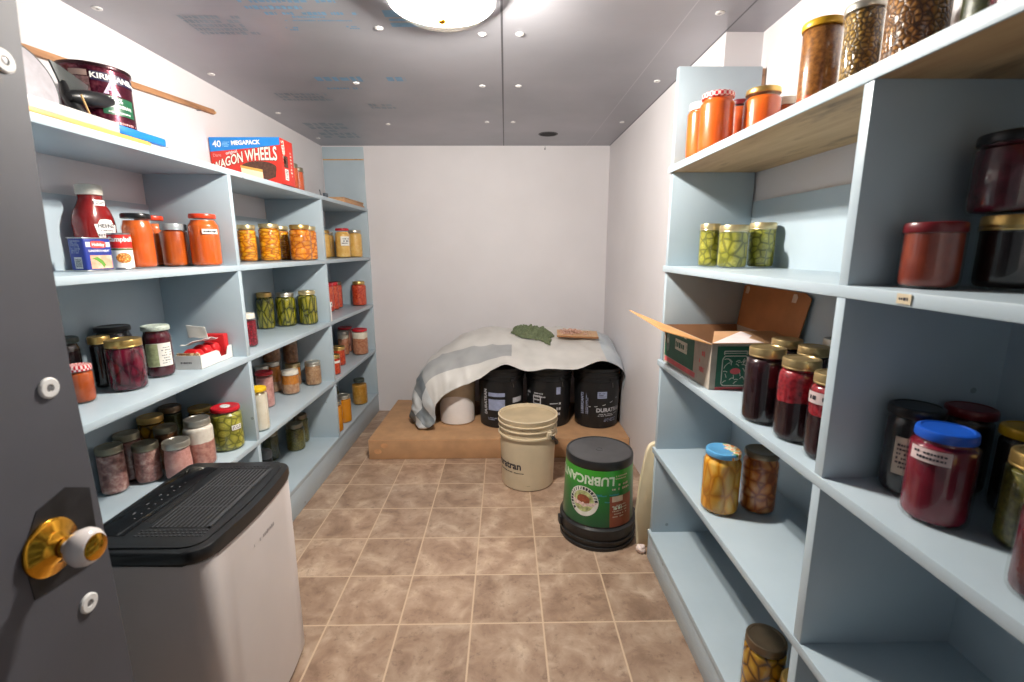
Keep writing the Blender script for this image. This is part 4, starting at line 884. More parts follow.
for k in range(26):
    x, y = rd.uniform(-.028, .028), rd.uniform(-.042, .028); a = rd.uniform(0, PI)
    if math.hypot(x - .002, y + .008) < .016: continue
    strip(jar_o, [(x - .006 * math.cos(a), y - .006 * math.sin(a)), (x, y + .002), (x + .006 * math.cos(a), y + .006 * math.sin(a))], .0022, mpj)
jar_o.obj('jar_drawing', PC, g2, smooth=0)
fan(g2, [(.015 * math.cos(a), .009 * math.sin(a)) for a in [2 * PI * i / 20 for i in range(20)]], nf(-.046, .054, .0014), RDP, 'oval_print')
marks(g2, nf(.055, .05, .001), .05, .05, 4, PC, 6)
patch(bc, nf(.002, .004), .205, .008, RDP, 'red_stripe', 2)

# ------------------------------------------------------------------ the back of the room
# big flat carton
ZB = .1216
fc = thing('cardboard_box', 'large flat brown cardboard box lying on the floor along the back wall', 'box', (-.045, 2.95, 0))
m = MB(); m.prism([(-.752, -.375), (.762, -.372), (.762, .262), (-.745, .368)], .0003, ZB, None, 0, .004); fcb = m.obj('box_body', CARD, fc)
m = MB(); m.put([(-.7525, -.3756, ZB - .006), (.7625, -.3726, ZB - .006), (.7625, -.3726, ZB - .0035), (-.7525, -.3756, ZB - .0035)], [(0, 1, 2, 3)]); m.obj('edge_crease', plain('pale_cardboard_crease', (208, 160, 112), .7), fcb, smooth=0)
m = MB()
for (x, z) in ((-.66, .085), (-.70, .05)):
    m.put([(x + .022 * math.cos(a), -.3759, z + .016 * math.sin(a)) for a in [2 * PI * i / 14 for i in range(14)]], [tuple(range(14))])
m.obj('tape_mark', plain('tan_tape', (202, 150, 106), .45), fcb, smooth=0)

def pail_profile(r0, r1, H, rings):
    p = [(r0 * .94, 0), (r0, .006)]
    rr = lambda z: r0 + (r1 - r0) * z / H
    for (z, w, d) in rings:
        p += [(rr(z), z - .0005), (rr(z) + d, z), (rr(z) + d, z + w), (rr(z), z + w + .0005)]
    return p, rr
def handle(parent, r, z, ang, drop, mat, grip=None, wire=.002):
    pts = []
    for k in range(15):
        a = PI * k / 14; q = Vector((math.cos(a) * (r + .004), 0, 0)); s_ = math.sin(a) * (r + .022)
        pts.append(Vector((q.x, -s_ * math.cos(drop), z + s_ * math.sin(drop))))
    M_ = Matrix.Rotation(ang, 4, 'Z'); pts = [M_ @ p for p in pts]
    hd = MB().tube(pts, wire, 8).obj('handle', mat, parent)
    if grip: MB().tube(pts[5:10], .009, 12).obj('grip', grip, hd)
    return hd
WIRE = plain('handle_wire', (120, 120, 122), .35, .9)
def black_pail(label, x, y, face, prints):
    t = thing('pail', label, 'bucket', (x, y, ZB), face, 'black oil pails under the tarp')
    H = .366; r0, r1 = .132, .142
    p, rr = pail_profile(r0, r1, H, [(.292, .006, .005), (.320, .006, .005), (.346, .006, .005)])
    p += [(r1, H - .002), (r1 - .004, H - .001)]
    MB().lathe(p, 56).obj('pail_body', BLACKP, t)
    MB().lathe([(r1 + .002, H - .012), (r1 + .004, H - .006), (r1 + .003, H + .006), (r1 - .004, H + .008), (r1 - .012, H + .002), (.02, H + .002)], 56).obj('lid', BLACKP, t)
    MB().lathe([(.024, H + .0015), (.024, H + .012), (.018, H + .014), (.003, H + .014)], 24, Matrix.Translation((.06, .04, 0))).obj('spout_cap', BLACKP, t)
    handle(t, r1 - .002, .302, PI / 2 - face + .5, R(-75), WIRE, None)
    for s_ in (0, PI): m = MB(); m.box(r1 - .006, r1 + .006, -.014, .014, .290, .314, .003, Matrix.Rotation(PI / 2 - face + .5 + s_, 4, 'Z')); m.obj('handle_ear', BLACKP, t)
    MBK = lambda z, a: cyl_map(lambda zz: rr(zz) + .0012, a, z)
    for fn in prints: fn(t, MBK)
    return t
def pr1(t, K):
    a = -PI / 2 - .45
    patch(t, K(.215, a + .1), .105, .024, BPRINT, 'stripe', 10); b = patch(t, K(.150, a + .1), .105, .070, BPRINT, 'panel', 10)
    letter(t, 'DURATRAN', .030, lambda x, y: K(.165, a - .44)(-y, x), plain('grey_white_print', (190, 192, 198), .5), 1., .001)
    patch(t, K(.175, a + 1.12), .075, .032, plain('grey_white_print', (190, 192, 198), .5), 'side_label', 8); marks(t, K(.06, a - .1), .06, .02, 2, BPRINT, 3)
def pr2(t, K):
    a = -PI / 2 - .35; g_ = plain('grey_white_print', (190, 192, 198), .5)
    for (w, h_, dx, z) in ((.006, .05, -.03, .175), (.05, .005, -.005, .2), (.006, .06, .02, .165), (.05, .005, -.005, .15), (.03, .005, -.01, .175)): patch(t, K(z, a + dx / .14), w, h_, g_, 'frame_mark', 4)
    marks(t, K(.195, a + .1), .075, .06, 3, g_, 11, .5); marks(t, K(.20, a - .55), .045, .05, 2, g_, 5); patch(t, K(.235, a + .95), .028, .045, BPRINT, 'side_label', 4); marks(t, K(.12, a + .98), .03, .10, 3, g_, 8)
    patch(t, K(.155, a + .75), .05, .006, g_, 'stripe', 6); marks(t, K(.10, a), .05, .05, 3, g_, 15, .4)
def pr3(t, K):
    a = -PI / 2 - .05; g_ = plain('grey_white_print', (190, 192, 198), .5)
    b = patch(t, K(.215, a + .05), .058, .042, BPRINT, 'badge', 6); marks(b, lambda x, y: tuple(Vector(K(.215, a + .05)(x, y)) * 1.0 + Vector((0, -.0006, 0))), .046, .03, 3, BLACKP, 5)
    letter(t, 'DURATRAN', .034, K(.118, a + .48), g_, 1.02, .0012); marks(t, K(.088, a + .40), .14, .020, 2, g_, 9); marks(t, K(.055, a + .5), .09, .022, 3, BPRINT, 2)
    m = MB(); strip(m, [(-.095, -.008), (-.05, -.004), (0, .006), (.05, .022), (.1, .044)], .004, K(.146, a + .15)); m.obj('swoosh', g_, t, smooth=0)
    letter(t, 'LUBRICANTS', .026, lambda x, y: K(.155, a - .86)(-y, x), BPRINT, .9, .001); marks(t, lambda x, y: K(.155, a - .62)(-y, x), .13, .02, 2, BPRINT, 4)
black_pail('black pail with a blue-grey stripe label, next to the white pail', -.030, 2.868, R(8), [pr1])
black_pail('black pail in the middle of three, partly behind the beige pail', .269, 2.875, R(-14), [pr2])
black_pail('black pail with a large printed brand name, in the right corner', .569, 2.850, R(4), [pr3])
wpail = thing('pail', 'white pail with a beige upper part, half covered by the tarp', 'bucket', (-.312, 2.900, ZB))
WPL = plain('white_pail_plastic', (236, 232, 230), .4, var=.01); BEI = plain('beige_pail_plastic', (196, 180, 154), .42, var=.03)
p, rr = pail_profile(.109, .121, .35, [(.29, .006, .005), (.315, .006, .005)]); p += [(.121, .348), (.117, .35)]
MB().lathe(p, 48).obj('pail_body', BEI, wpail)
# the white wrap label: its top edge arches
vs = []; fs = []; n = 40
for i in range(n + 1):
    x = (i / n - .5) * 2; a = -PI / 2 + x * 1.35; zt = .012 + .178 * math.sqrt(max(0, 1 - (x * .98) ** 2)) ** .8
    for z in (.008, zt * .5 + .004, zt): rr_ = .109 + .012 * z / .35 + .0012; vs.append((rr_ * math.cos(a), rr_ * math.sin(a), z))
for i in range(n):
    for k in range(2): q = i * 3 + k; fs.append((q, q + 3, q + 4, q + 1))
new('wrap_label', vs, fs, WPL, wpail)
MB().lathe([(.122, .338), (.126, .342), (.125, .355), (.112, .357), (.104, .352), (.01, .352)], 48).obj('lid', BEI, wpail)
handle(wpail, .122, .300, R(80), R(-75), WIRE)

# tarp over the pails
COLS = [ # x-stations: hem, mid, top, back, tail
 [(-.505, 2.735, .128), (-.570, 2.82, .128), (-.590, 3.02, .128), (-.575, 3.18, .128), (-.55, 3.24, .128)],
 [(-.478, 2.705, .140), (-.588, 2.80, .215), (-.578, 3.02, .23), (-.56, 3.2, .21), (-.54, 3.25, .15)],
 [(-.435, 2.700, .175), (-.560, 2.79, .330), (-.545, 3.02, .37), (-.53, 3.2, .33), (-.52, 3.27, .16)],
 [(-.425, 2.695, .255), (-.525, 2.78, .435), (-.500, 3.03, .475), (-.48, 3.22, .43), (-.47, 3.29, .18)],
 [(-.385, 2.690, .335), (-.440, 2.79, .515), (-.420, 3.06, .550), (-.41, 3.24, .50), (-.40, 3.31, .2)],
 [(-.290, 2.690, .395), (-.290, 2.81, .555), (-.265, 3.08, .640), (-.26, 3.25, .60), (-.26, 3.33, .3)],
 [(-.170, 2.690, .445), (-.150, 2.82, .575), (-.115, 3.10, .662), (-.11, 3.25, .63), (-.11, 3.34, .3)],
 [(-.012, 2.672, .540), (-.005, 2.84, .590), (.0, 3.10, .664), (.0, 3.25, .63), (.0, 3.34, .3)],
 [(.124, 2.680, .498), (.130, 2.84, .585), (.140, 3.10, .668), (.14, 3.25, .635), (.14, 3.34, .3)],
 [(.255, 2.675, .512), (.260, 2.84, .582), (.262, 3.10, .666), (.26, 3.25, .635), (.26, 3.34, .3)],
 [(.410, 2.670, .512), (.410, 2.84, .580), (.410, 3.10, .660), (.41, 3.25, .63), (.41, 3.34, .3)],
 [(.552, 2.655, .562), (.556, 2.83, .590), (.555, 3.10, .652), (.55, 3.25, .62), (.55, 3.34, .3)],
 [(.650, 2.670, .530), (.652, 2.84, .582), (.640, 3.10, .636), (.63, 3.25, .60), (.63, 3.34, .3)],
 [(.7165, 2.735, .450), (.7165, 2.85, .520), (.708, 3.10, .590), (.69, 3.25, .55), (.69, 3.34, .3)],
 [(.7185, 2.780, .360), (.7185, 2.88, .430), (.716, 3.10, .490), (.713, 3.24, .45), (.713, 3.33, .3)]]
def cr(p0, p1, p2, p3, t):
    return .5 * ((2 * p1) + (-p0 + p2) * t + (2 * p0 - 5 * p1 + 4 * p2 - p3) * t * t + (-p0 + 3 * p1 - 3 * p2 + p3) * t ** 3)
def sample(arr, u):
    n = len(arr); k = min(int(u), n - 2); t = u - k
    g_ = lambda i: arr[max(0, min(n - 1, i))]
    return cr(g_(k - 1), g_(k), g_(k + 1), g_(k + 2), t)
VC = [[Vector(p) for p in c] for c in COLS]; NU, NV = 120, 56; vs = []; fs = []; uvs = []
for i in range(NU + 1):
    u = i / NU * (len(VC) - 1)
    for j in range(NV + 1):
        w = j / NV * 4
        p = sample([sample([VC[c][r] for c in range(len(VC))], u) for r in range(5)], w)
        crump = .020 * max(0, 1 - u / 4.5) + .0045
        nv = Vector((p.x * 13, p.y * 9, p.z * 13))
        q = p + Vector((noise.noise(nv), noise.noise(nv + Vector((9, 0, 0))), noise.noise(nv + Vector((0, 9, 0))))) * crump
        if u < 4: q += Vector((noise.noise(nv * 2.3), noise.noise(nv * 2.3 + Vector((5, 0, 0))), 0)) * .024 * (1 - u / 4)
        rdg = 1 - abs(noise.noise(Vector((p.x * 6 + p.y * 5, p.y * 3 - p.x * 2, 4)))) * 2
        q.z += .012 * (max(0, rdg) ** 3 - .3) * min(1, max(0, (w - .35))) ; q += Vector((0, -1, 0)) * .010 * (max(0, 1 - abs(noise.noise(Vector((p.x * 14, p.z * 5, 1)))) * 2.4) ** 2) * max(0, 1 - w)
        q.z = max(q.z, ZB + .004); q.x = min(q.x, WR - .0035)
        vs.append(q)
        uvs.append((u * .104, w * .19))
for i in range(NU):
    for j in range(NV): a = i * (NV + 1) + j; fs.append((a, a + NV + 1, a + NV + 2, a + 1))
tm = NT('grey_patched_tarp'); tm.set(.42)
uvn = tm.add('ShaderNodeUVMap'); us = tm.sep(uvn.outputs[0])
wn = tm.add('ShaderNodeTexNoise'); wn.inputs['Scale'].default_value = 9; tm.link(uvn.outputs[0], wn.inputs['Vector'])
band = tm.math('MULTIPLY', tm.math('GREATER_THAN', us[1], .125), tm.math('LESS_THAN', us[1], .245))
cell = tm.math('FRACT', tm.math('MULTIPLY', us[0], 1 / .46)); pick = tm.math('MULTIPLY', tm.math('GREATER_THAN', cell, .0), tm.math('LESS_THAN', us[0], .76))
low = tm.math('LESS_THAN', us[0], .34)
blu = tm.math('GREATER_THAN', us[0], 1.18)
lc = tm.ramp(wn.outputs['Fac'], [(.3, (196, 193, 189)), (.7, (212, 209, 205))]); gc = tm.ramp(wn.outputs['Fac'], [(.3, (150, 151, 153)), (.7, (172, 173, 174))])
gd = tm.ramp(wn.outputs['Fac'], [(.35, (104, 113, 120)), (.65, (150, 157, 162))]); bc_ = tm.ramp(wn.outputs['Fac'], [(.3, (176, 186, 194)), (.7, (200, 206, 210))])
ck = tm.add('ShaderNodeTexChecker'); ck.inputs['Scale'].default_value = 8.5; tm.link(uvn.outputs[0], ck.inputs['Vector']); ck.inputs['Color1'].default_value = (0, 0, 0, 1); ck.inputs['Color2'].default_value = (1, 1, 1, 1)
c0 = tm.mix(tm.math('MULTIPLY', band, pick), lc, gc); lowc = tm.mix(ck.outputs['Color'], gd, tm.ramp(wn.outputs['Fac'], [(.3, (196, 202, 206)), (.7, (212, 216, 218))]))
c0 = tm.mix(low, c0, lowc); tm.col(tm.mix(blu, c0, bc_)); tm.bump(wn.outputs['Fac'], .2, .004)
tarp = new('tarp', vs, fs, tm.m, None, None, 60); uvl = tarp.data.uv_layers.new(name='UVMap')
for l in tarp.data.loops: uvl.data[l.index].uv = uvs[l.vertex_index]
s = tarp.modifiers.new('thick', 'SOLIDIFY'); s.thickness = .0012; s.offset = 1
tag(tarp, 'grey and white patched plastic tarp draped over the pails', 'tarp')
def tz(x, y):
    best = min(vs, key=lambda q: (q.x - x) ** 2 + (q.y - y) ** 2 + (0 if q.z > .45 else 9)); return best.z
# board with scraps, green cloth
bx0, by0 = .462, 3.0
bo = thing('wooden_board', 'thin wooden board lying on the tarp near the right corner', 'board', (bx0, by0, tz(bx0, by0) + .029)); bo.rotation_euler = (R(10.5), R(2.2), R(-4))
m = MB(); m.box(-.130, .130, -.055, .055, -.004, .006, .0015); m.obj('plank', m_wood('tan_board_wood', (200, 160, 122), (216, 180, 142)), bo)
m = MB(); m.box(-.132, .132, -.0575, -.055, -.005, .007, .0008); m.obj('edge_band', plain('brown_board_edge', (160, 112, 74), .6), bo)
Mbo = Matrix.Translation(bo.location) @ bo.rotation_euler.to_matrix().to_4x4(); m = MB(); rd = random.Random(3)
for k in range(220):
    x = rd.gauss(-.04, .045); y = rd.gauss(0, .026)
    if abs(x) > .125 or abs(y) > .048: continue
    s_ = rd.uniform(.003, .007); hz = .0068 + s_ * .66 + max(0, .022 - .25 * math.hypot(x + .04, y)) * rd.random()
    b_ = bmesh.new(); bmesh.ops.create_icosphere(b_, subdivisions=1, radius=s_)
    m.bm(b_, Mbo @ Matrix.Translation((x, y, hz)) @ Matrix.Rotation(rd.uniform(0, 3), 4, 'Z') @ Matrix.Diagonal((1.2, .9, .55, 1)))
scr = m.obj('scraps', food_noise('pinkish_dry_scraps', (176, 120, 96), (214, 170, 150), (232, 204, 190), 120, .7, 2, .1)); tag(scr, 'loose pinkish dry scraps heaped on the wooden board', 'scraps'); scr['kind'] = 'stuff'
vs2 = []; fs2 = []; n = 44
for j in range(n + 1):
    for i in range(n + 1):
        a, b_ = i / n - .5, j / n - .5
        wx = .235 * a * (1 + .25 * noise.noise(Vector((b_ * 4, 2, 0)))); wy = .13 * b_ * (1 + .3 * noise.noise(Vector((a * 4, 7, 0))))
        x = .172 + wx + .03 * b_; y = 3.03 + wy - .22 * a * abs(a)*1.4
        f_ = max(0, 1 - (2 * max(abs(a), abs(b_))) ** 3)
        zz = tz(x, y) + .007 + f_ * (.034 + .03 * noise.noise(Vector((x * 26, y * 26, 3))) + .012 * noise.noise(Vector((x * 70, y * 70, 1))))
        vs2.append((x + .010 * noise.noise(Vector((x * 40, y * 40, 8))), y + .010 * noise.noise(Vector((x * 40, y * 40, 5))), zz))
for j in range(n):
    for i in range(n): a = j * (n + 1) + i; fs2.append((a, a + 1, a + n + 2, a + n + 1))
cl = new('cloth', vs2, fs2, plain('olive_green_cloth', (98, 108, 80), .85, var=.16, scale=120, bump=.5), None, None, 60)
s = cl.modifiers.new('thick', 'SOLIDIFY'); s.thickness = .003; s.offset = 1; tag(cl, 'crumpled olive green cloth lying on top of the tarp', 'cloth')

# beige pail
bp_ = thing('pail', 'open beige pail with black handle grip standing in front of the cardboard box', 'bucket', (.112, 2.318, 0))
BG = plain('beige_plastic', (206, 190, 162), .42, var=.03, scale=9); r0, r1, H = .134, .147, .372
p, rr = pail_profile(r0, r1, H, [(.276, .008, .009), (.312, .005, .007), (.340, .005, .008)])
p = p[:2] + p[2:] + [(r1 + .006, H - .006), (r1 + .007, H), (r1 - .001, H + .001), (r1 - .003, H - .006)]
for z in (.3, .2, .1, .03): p.append((rr(z) - .004, z))
p += [(r0 - .006, .006), (.004, .006)]
MB().lathe(p, 64).obj('pail_body', BG, bp_)
MB().lathe([(r1 - .0042, H - .016), (r1 - .030, H - .019), (.004, H - .019)], 56, cap0=False).obj('recessed_lid', plain('dull_beige_lid', (176, 158, 128), .5, var=.05, scale=12), bp_)
hb_ = handle(bp_, r1 + .008, .292, R(132), R(-38), WIRE)
MB().tube([Matrix.Rotation(R(132), 4, 'Z') @ Vector((math.cos(PI * k / 28) * (r1 + .012), -math.sin(PI * k / 28) * (r1 + .030) * math.cos(R(-38)), .292 + math.sin(PI * k / 28) * (r1 + .03) * math.sin(R(-38)))) for k in range(20, 28)], .0095, 12).obj('grip', BLACKP, hb_)
for s_ in (0, PI): a = R(132) + s_; m = MB(); m.box(-.005, .010, -.016, .016, .272, .312, .004, Matrix.Rotation(a, 4, 'Z') @ Matrix.Translation((r1 + .001, 0, 0))); m.obj('handle_ear', BG, bp_)
a = R(-128)
letter(bp_, 'Duratran', .054, cyl_map(lambda z: rr(z) + .0008, a - .30, .134), INK, .95, .0016); marks(bp_, cyl_map(lambda z: rr(z) + .0008, a - .10, .098), .16, .012, 1, INK, 6); marks(bp_, cyl_map(lambda z: rr(z) + .0008, R(-92), .032), .02, .006, 1, plain('faint_grey_print', (150, 138, 116), .6), 3)

# green lubricant pail, upside down
gp_ = thing('pail', 'green-labelled black pail standing upside down on the tiled floor', 'bucket', (.392, 1.858, 0))
BK = plain('worn_black_plastic', (30, 31, 33), .36, var=.1)
H = .376; rr = lambda z: .152 + (.137 - .152) * z / H
p = [(.150, 0), (.159, .002), (.160, .016), (.154, .018), (.154, .032), (.160, .034), (.161, .042), (.154, .044), (.154, .070), (.161, .072), (.161, .092), (.154, .095), (rr(.097), .097), (rr(.2), .2), (rr(.342), .342), (.1395, .344), (.139, H - .006), (.136, H), (.130, H), (.128, H - .004), (.004, H - .004)]
MB().lathe(p, 64).obj('pail_body', BK, gp_)
MB().lathe([(.133, H - .0035), (.1325, H - .002), (.016, H - .002), (.0155, H - .0005), (.011, H - .0005), (.0105, H - .002), (.003, H - .002)], 56, cap0=False).obj('base_disc', plain('dark_grey_pail_base', (62, 62, 64), .4, var=.12, scale=14), gp_)
m = MB(); m.lathe([(rr(.104) + .0006, .104), (rr(.341) + .0006, .341)], 64, cap0=False, cap1=False)
GL = NT('green_pail_label'); GL.set(.3, 0, .3); vz = GL.obj(rnd=False); sz = GL.sep(vz); nzz = GL.noise(vz, 9, 3)
GL.col(GL.ramp(GL.math('ADD', sz[2], GL.math('MULTIPLY', nzz, .04)), [(.14, (12, 84, 48)), (.26, (18, 118, 44)), (.34, (52, 160, 40))])); gl_ = m.obj('label', GL.m, gp_)
K = lambda z, a_, d=.0014, fl=-1: cyl_map(lambda zz: rr(zz) + d, a_, z, fl)
a = R(-108)
LP = plain('pale_print', (206, 222, 200), .4)
letter(gl_, 'LUBRICANTS', .050, K(.300, a - .40), LP, .95, .0016)
# round emblem: ring of small letters round a brown creature-like blot kept generic
ring = MB(); n = 40; az_ = a - .30
for (ra, rb_, mt) in ((.063, .045, 0),):
    pts = [K(.205, az_, .0018)(ra * math.cos(2 * PI * i / n), ra * math.sin(2 * PI * i / n)) for i in range(n)] + [K(.205, az_, .0018)(rb_ * math.cos(2 * PI * i / n), rb_ * math.sin(2 * PI * i / n)) for i in range(n)]
    ring.put(pts, [(i, (i + 1) % n, n + (i + 1) % n, n + i) for i in range(n)])
em = ring.obj('emblem', plain('emblem_white_print', (222, 222, 214), .4), gl_)
fan(em, [(.045 * math.cos(2 * PI * i / n), .045 * math.sin(2 * PI * i / n)) for i in range(n)], K(.205, az_, .0017), plain('emblem_yellow_green_print', (168, 176, 120), .4, var=.3, scale=60), 'emblem_field')
fan(em, [(.028 * math.cos(t), .022 * math.sin(t) - .006) for t in [2 * PI * i / 20 for i in range(20)]], K(.205, az_, .0021), plain('emblem_brown_print', (142, 74, 48), .4, var=.2, scale=90), 'emblem_centre')
fan(em, [(-.062, -.004), (-.03, .008), (.0, .004), (.030, .010), (.050, -.004), (.036, .020), (.0, .024), (-.04, .018)], K(.205, az_, .0023), plain('emblem_pale_pink_print', (214, 190, 184), .4, var=.15, scale=120), 'ribbon')
m = MB(); rd = random.Random(12)
for k in range(17):
    t0 = PI * (1.02 + .075 * k) ; t1 = t0 + .055 * PI
    for (ra, rb_) in ((.060, .048),):
        if rd.random() < .5: q = [(ra, t0), (ra, t1), (rb_, t1), (rb_, t0)]
        else: q = [(ra, t0), (ra, t0 + .025 * PI), (rb_, t1), (rb_, t1 - .03 * PI)]
        m.put([K(.205, az_, .0024)(r_ * math.cos(t), r_ * math.sin(t)) for r_, t in q], [(0, 1, 2, 3)])
m.obj('lettering', INK, em, smooth=0)
fl_ = MB(); rd = random.Random(4)
for k in range(22):
    x, y = rd.uniform(-.12, .12), rd.uniform(-.035, .02); strip(fl_, [(x - .014, y), (x, y + .002), (x + .014, y)], .0045, K(.212, a + .08, .0011))
fl_.obj('teal_flecks', plain('teal_print', (40, 130, 130), .4), gl_, smooth=0)
a2 = a + .66
rp = patch(gl_, K(.168, a2 + .16, .0012), .110, .130, plain('rust_panel_print', (142, 70, 44), .4, var=.1), 'rust_panel', 10, 3)
for k, (z, w, h_) in enumerate(((.312, .06, .022), (.272, .085, .034))): marks(gl_, K(z, a2 + .14, .0016), w, h_, 2, plain('pale_tan_print', (206, 186, 160), .4), 40 + k)
wp2 = patch(rp, K(.222, a2 + .02, .0016), .05, .024, plain('pale_tan_print', (206, 186, 160), .4), 'pale_panel', 6); marks(rp, K(.170, a2 + .1, .0016), .07, .06, 5, plain('pale_tan_print', (206, 186, 160), .4), 22, .45); letter(rp, '18.9L', .022, K(.185, a2 + .02, .0018), LP, 1., .0005)
for s_ in (0, PI): m = MB(); m.box(-.002, .012, -.017, .017, .050, .086, .004, Matrix.Rotation(R(8) + s_, 4, 'Z') @ Matrix.Translation((.160, 0, 0))); m.obj('handle_ear', BK, gp_)
MB().tube([Matrix.Rotation(R(8), 4, 'Z') @ Vector(q) for q in ((.170, .0, .068), (.176, -.008, .095), (.176, -.022, .08), (.174, -.036, .055), (.166, -.05, .035))], .0016, 8).obj('handle', WIRE, gp_)

# cream sheet in the corner and a paper wad
cs = thing('plastic_sheet', 'cream folded plastic sheet leaning in the corner behind the right shelves', 'sheet', (.622, 1.742, 0))
CRM = plain('cream_plastic', (222, 208, 176), .45, var=.03, scale=10)
prof_ = [(-.088, .0005), (.095, .0005), (.100, .42)] + [(.100 - .16 * 0, .42)] + [(.06 + .04 * math.cos(t) - .0, .42 + .035 * math.sin(t)) for t in [PI / 2 * k / 5 for k in range(6)]] + [(-.03 - .038 * math.sin(t), .415 + .04 * math.cos(t)) for t in [PI / 2 * k / 6 for k in range(7)]] + [(-.085, .30), (-.098, .15)]
q = []
for pnt in prof_:
    if not q or (abs(pnt[0] - q[-1][0]) + abs(pnt[1] - q[-1][1])) > 1e-5: q.append(pnt)
m = MB(); m.prism(q, -.012, .012, Matrix(((1, 0, 0, 0), (0, 0, -1, 0), (0, 1, 0, 0), (0, 0, 0, 1))), 0, .006); m.obj('sheet_body', CRM, cs)
m = MB(); m.tube([(.09, -.018, .004), (.09, -.020, .40)], .008, 10); m.obj('folded_edge', CRM, cs)
pw = MB(); b_ = bmesh.new(); bmesh.ops.create_icosphere(b_, subdivisions=3, radius=.019)
for v in b_.verts: v.co = v.co * (1 + .35 * noise.noise(v.co * 90)); v.co.z = max(v.co.z * .9, -.0155)
pw.bm(b_); o = pw.obj('paper_wad', plain('pinkish_tissue', (232, 214, 208), .8, var=.03), None, (.541, 1.700, .0158)); tag(o, 'small pinkish wad of tissue on the floor at the end of the right shelves', 'tissue')

# ------------------------------------------------------------------ dehumidifier
dh = thing('dehumidifier', 'grey-white dehumidifier with a black slatted top standing on the tiled floor', 'dehumidifier', (-.758, 1.078, 0))
def foot(xb, xf, yh, rb_, bulge, n=8):
    """outline seen from above: flat back, gently bowed front with round corners"""
    pts = [(xb, yh - rb_ * .3), (xb, -yh + rb_ * .3), (xb + rb_ * .3, -yh)]
    for k in range(n + 1):
        t = k / n * PI / 2; pts.append((xf - bulge - rb_ + rb_ * math.sin(t), -yh + rb_ - rb_ * math.cos(t)))
    for k in range(1, n):
        y = (-yh + rb_) + (2 * yh - 2 * rb_) * k / n; pts.append((xf - bulge + bulge * (1 - (y / (yh - rb_)) ** 2), y))
    for k in range(n + 1):
        t = k / n * PI / 2; pts.append((xf - bulge - rb_ + rb_ * math.cos(t), yh - rb_ + rb_ * math.sin(t)))
    pts.append((xb + rb_ * .3, yh)); return pts
DW = plain('warm_white_plastic', (206, 198, 196), .42, var=.015, scale=6); DB = plain('black_dehumidifier_plastic', (30, 31, 33), .32, var=.1)
m = MB(); m.prism(foot(-.150, .148, .207, .045, .010), .016, .566, None, 0, .003); db_ = m.obj('housing', DW, dh)
m = MB(); m.prism(foot(-.154, .152, .211, .047, .011), .5665, .598, None, 0, .007); dt = m.obj('top_cover', DB, dh)
m = MB(); m.prism(foot(-.146, .132, .196, .040, .009), .598, .6015, None, 0, .0015); m.obj('top_panel', DB, dt)
sl = plain('recess_shade', (6, 6, 7), .7); gr = plain('grille_slat_plastic', (62, 63, 66), .35)
m = MB(); m.put([(-.030, -.125, .6019), (.098, -.125, .6019), (.104, .150, .6019), (-.020, .150, .6019)], [(0, 1, 2, 3)]); m.obj('grille_gap_shade', sl, dt, smooth=0)  # flat near-black sheet: shade between the slats put into its colour
m = MB()
for k in range(13):
    x = -.026 + k * .0100; m.box(x, x + .0040, -.125, .150, .6019, .6030, .0004)
for y in (-.04, .06): m.box(-.028, .102, y, y + .002, .6019, .6026)
m.box(.100, .107, -.128, .153, .6015, .607, .002); m.obj('grille_slats', gr, dt)
for (y0, dy, nx, nr) in ((-.138, -.010, 16, 3), (.160, .010, 14, 2)):
    m = MB()
    for k in range(nx):
        for r_ in range(nr): x = -.04 + k * .0095; y = y0 + r_ * dy; m.box(x, x + .005, y, y + .004, .6016, .6030)
    m.obj('vent_dimples', gr, dt)
m = MB(); m.prism([(-.138, -.155), (-.062, -.155), (-.050, .165), (-.130, .175)], .6016, .6030, None, 0, .0006); cp_ = m.obj('control_panel', plain('gloss_black_panel', (16, 16, 18), .12), dt)
PR = plain('grey_button_print', (112, 112, 114), .5)
m = MB()
for k in range(9):
    y = -.09 + k * .021; b_ = bmesh.new(); m.lathe([(.0018, .6031), (.0018, .6034)], 12, Matrix.Translation((-.088 + .004 * k / 9, y, 0)))
    if k % 2: m.put([(-.106, y - .004, .6034), (-.103, y - .004, .6034), (-.103, y + .004, .6034), (-.106, y + .004, .6034)], [(0, 1, 2, 3)])
m.obj('buttons', PR, cp_)
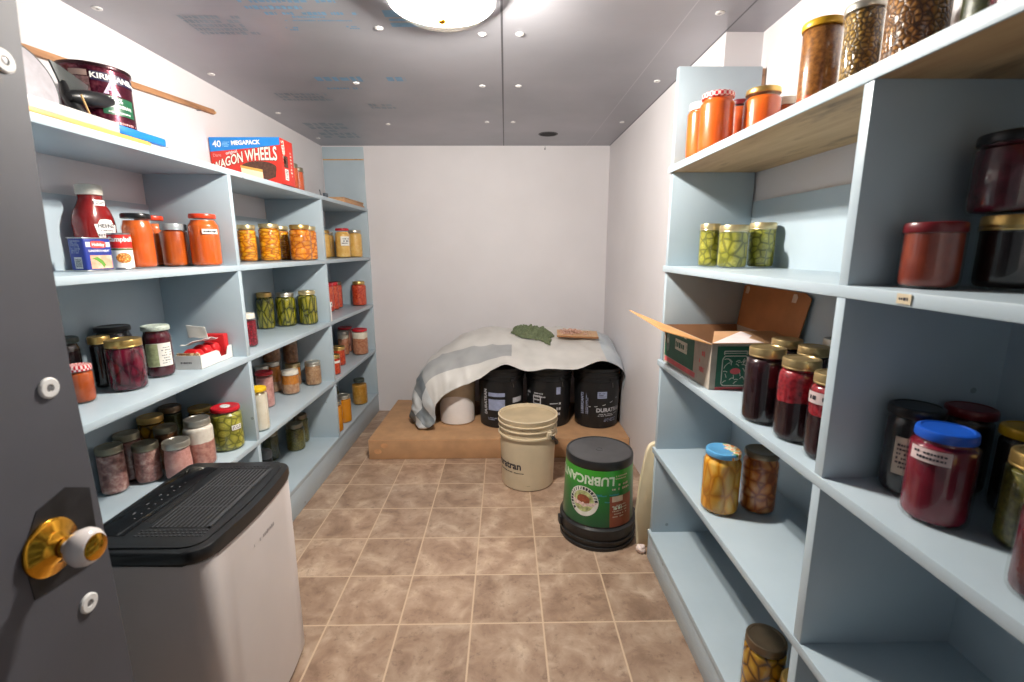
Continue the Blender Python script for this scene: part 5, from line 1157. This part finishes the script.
m = MB(); m.prism([(-.055, -.10), (-.036, -.11), (-.030, .02), (-.048, .05)], .6017, .6019); m.obj('handle_recess_shade', sl, dt)  # flat near-black patch painted as the shade of a recess
marks(db_, plane_map((.1487, .006, .500), (0, 1, 0), (0, 0, 1)), .105, .012, 1, plain('faint_brand_print', (158, 152, 152), .45), 31, .9)
m = MB(); m.box(.1455, .1462 + .0002, -.024, -.008, .11, .245, .0005); m.box(.140, .1465, -.022, -.010, .112, .243)
m.obj('water_window', plain('dark_water_window', (78, 72, 72), .25), db_)
m = MB(); m.box(.1380, .1386, -.190, .190, .3, .3006); 
for (x, y) in ((-.12, -.17), (.11, -.17), (-.12, .17), (.11, .17)): MB().lathe([(.012, 0), (.014, .004), (.014, .017)], 16, Matrix.Translation((x, y, 0))).obj('caster', BLACKP, dh)

# ------------------------------------------------------------------ camera, dim world light added as fill through the doorway, look
cam = bpy.data.cameras.new('camera'); co = bpy.data.objects.new('camera', cam); COL.objects.link(co)
cam.sensor_fit = 'HORIZONTAL'; cam.sensor_width = 36; cam.lens = 472.226 * 36 / 1024; cam.clip_start = .01
Rw = Matrix(((.99989862, -.0139844, -.0026801), (.00531862, .19221347, .98133873), (.01320828, .98125349, -.19226836)))
m4 = Matrix.Identity(4)
for i in range(3): m4[i][0] = Rw[0][i]; m4[i][1] = Rw[1][i]; m4[i][2] = -Rw[2][i]
m4.translation = (0, 0, 1.20363); co.matrix_world = m4
cam.dof.use_dof = True; cam.dof.focus_distance = 2.3; cam.dof.aperture_fstop = 5.6
sc.camera = co
w = bpy.data.worlds.new('world'); sc.world = w; w.use_nodes = True
w.node_tree.nodes['Background'].inputs[0].default_value = (.9, .95, 1, 1); w.node_tree.nodes['Background'].inputs[1].default_value = .20
sc.cycles.transparent_max_bounces = 32; sc.cycles.max_bounces = 10; sc.cycles.diffuse_bounces = 6
sc.cycles.caustics_reflective = False; sc.cycles.caustics_refractive = False
vs_ = sc.view_settings; vs_.view_transform = 'Standard'; vs_.look = 'None'; vs_.gamma = 1; vs_.use_curve_mapping = False; vs_.exposure = 0.0
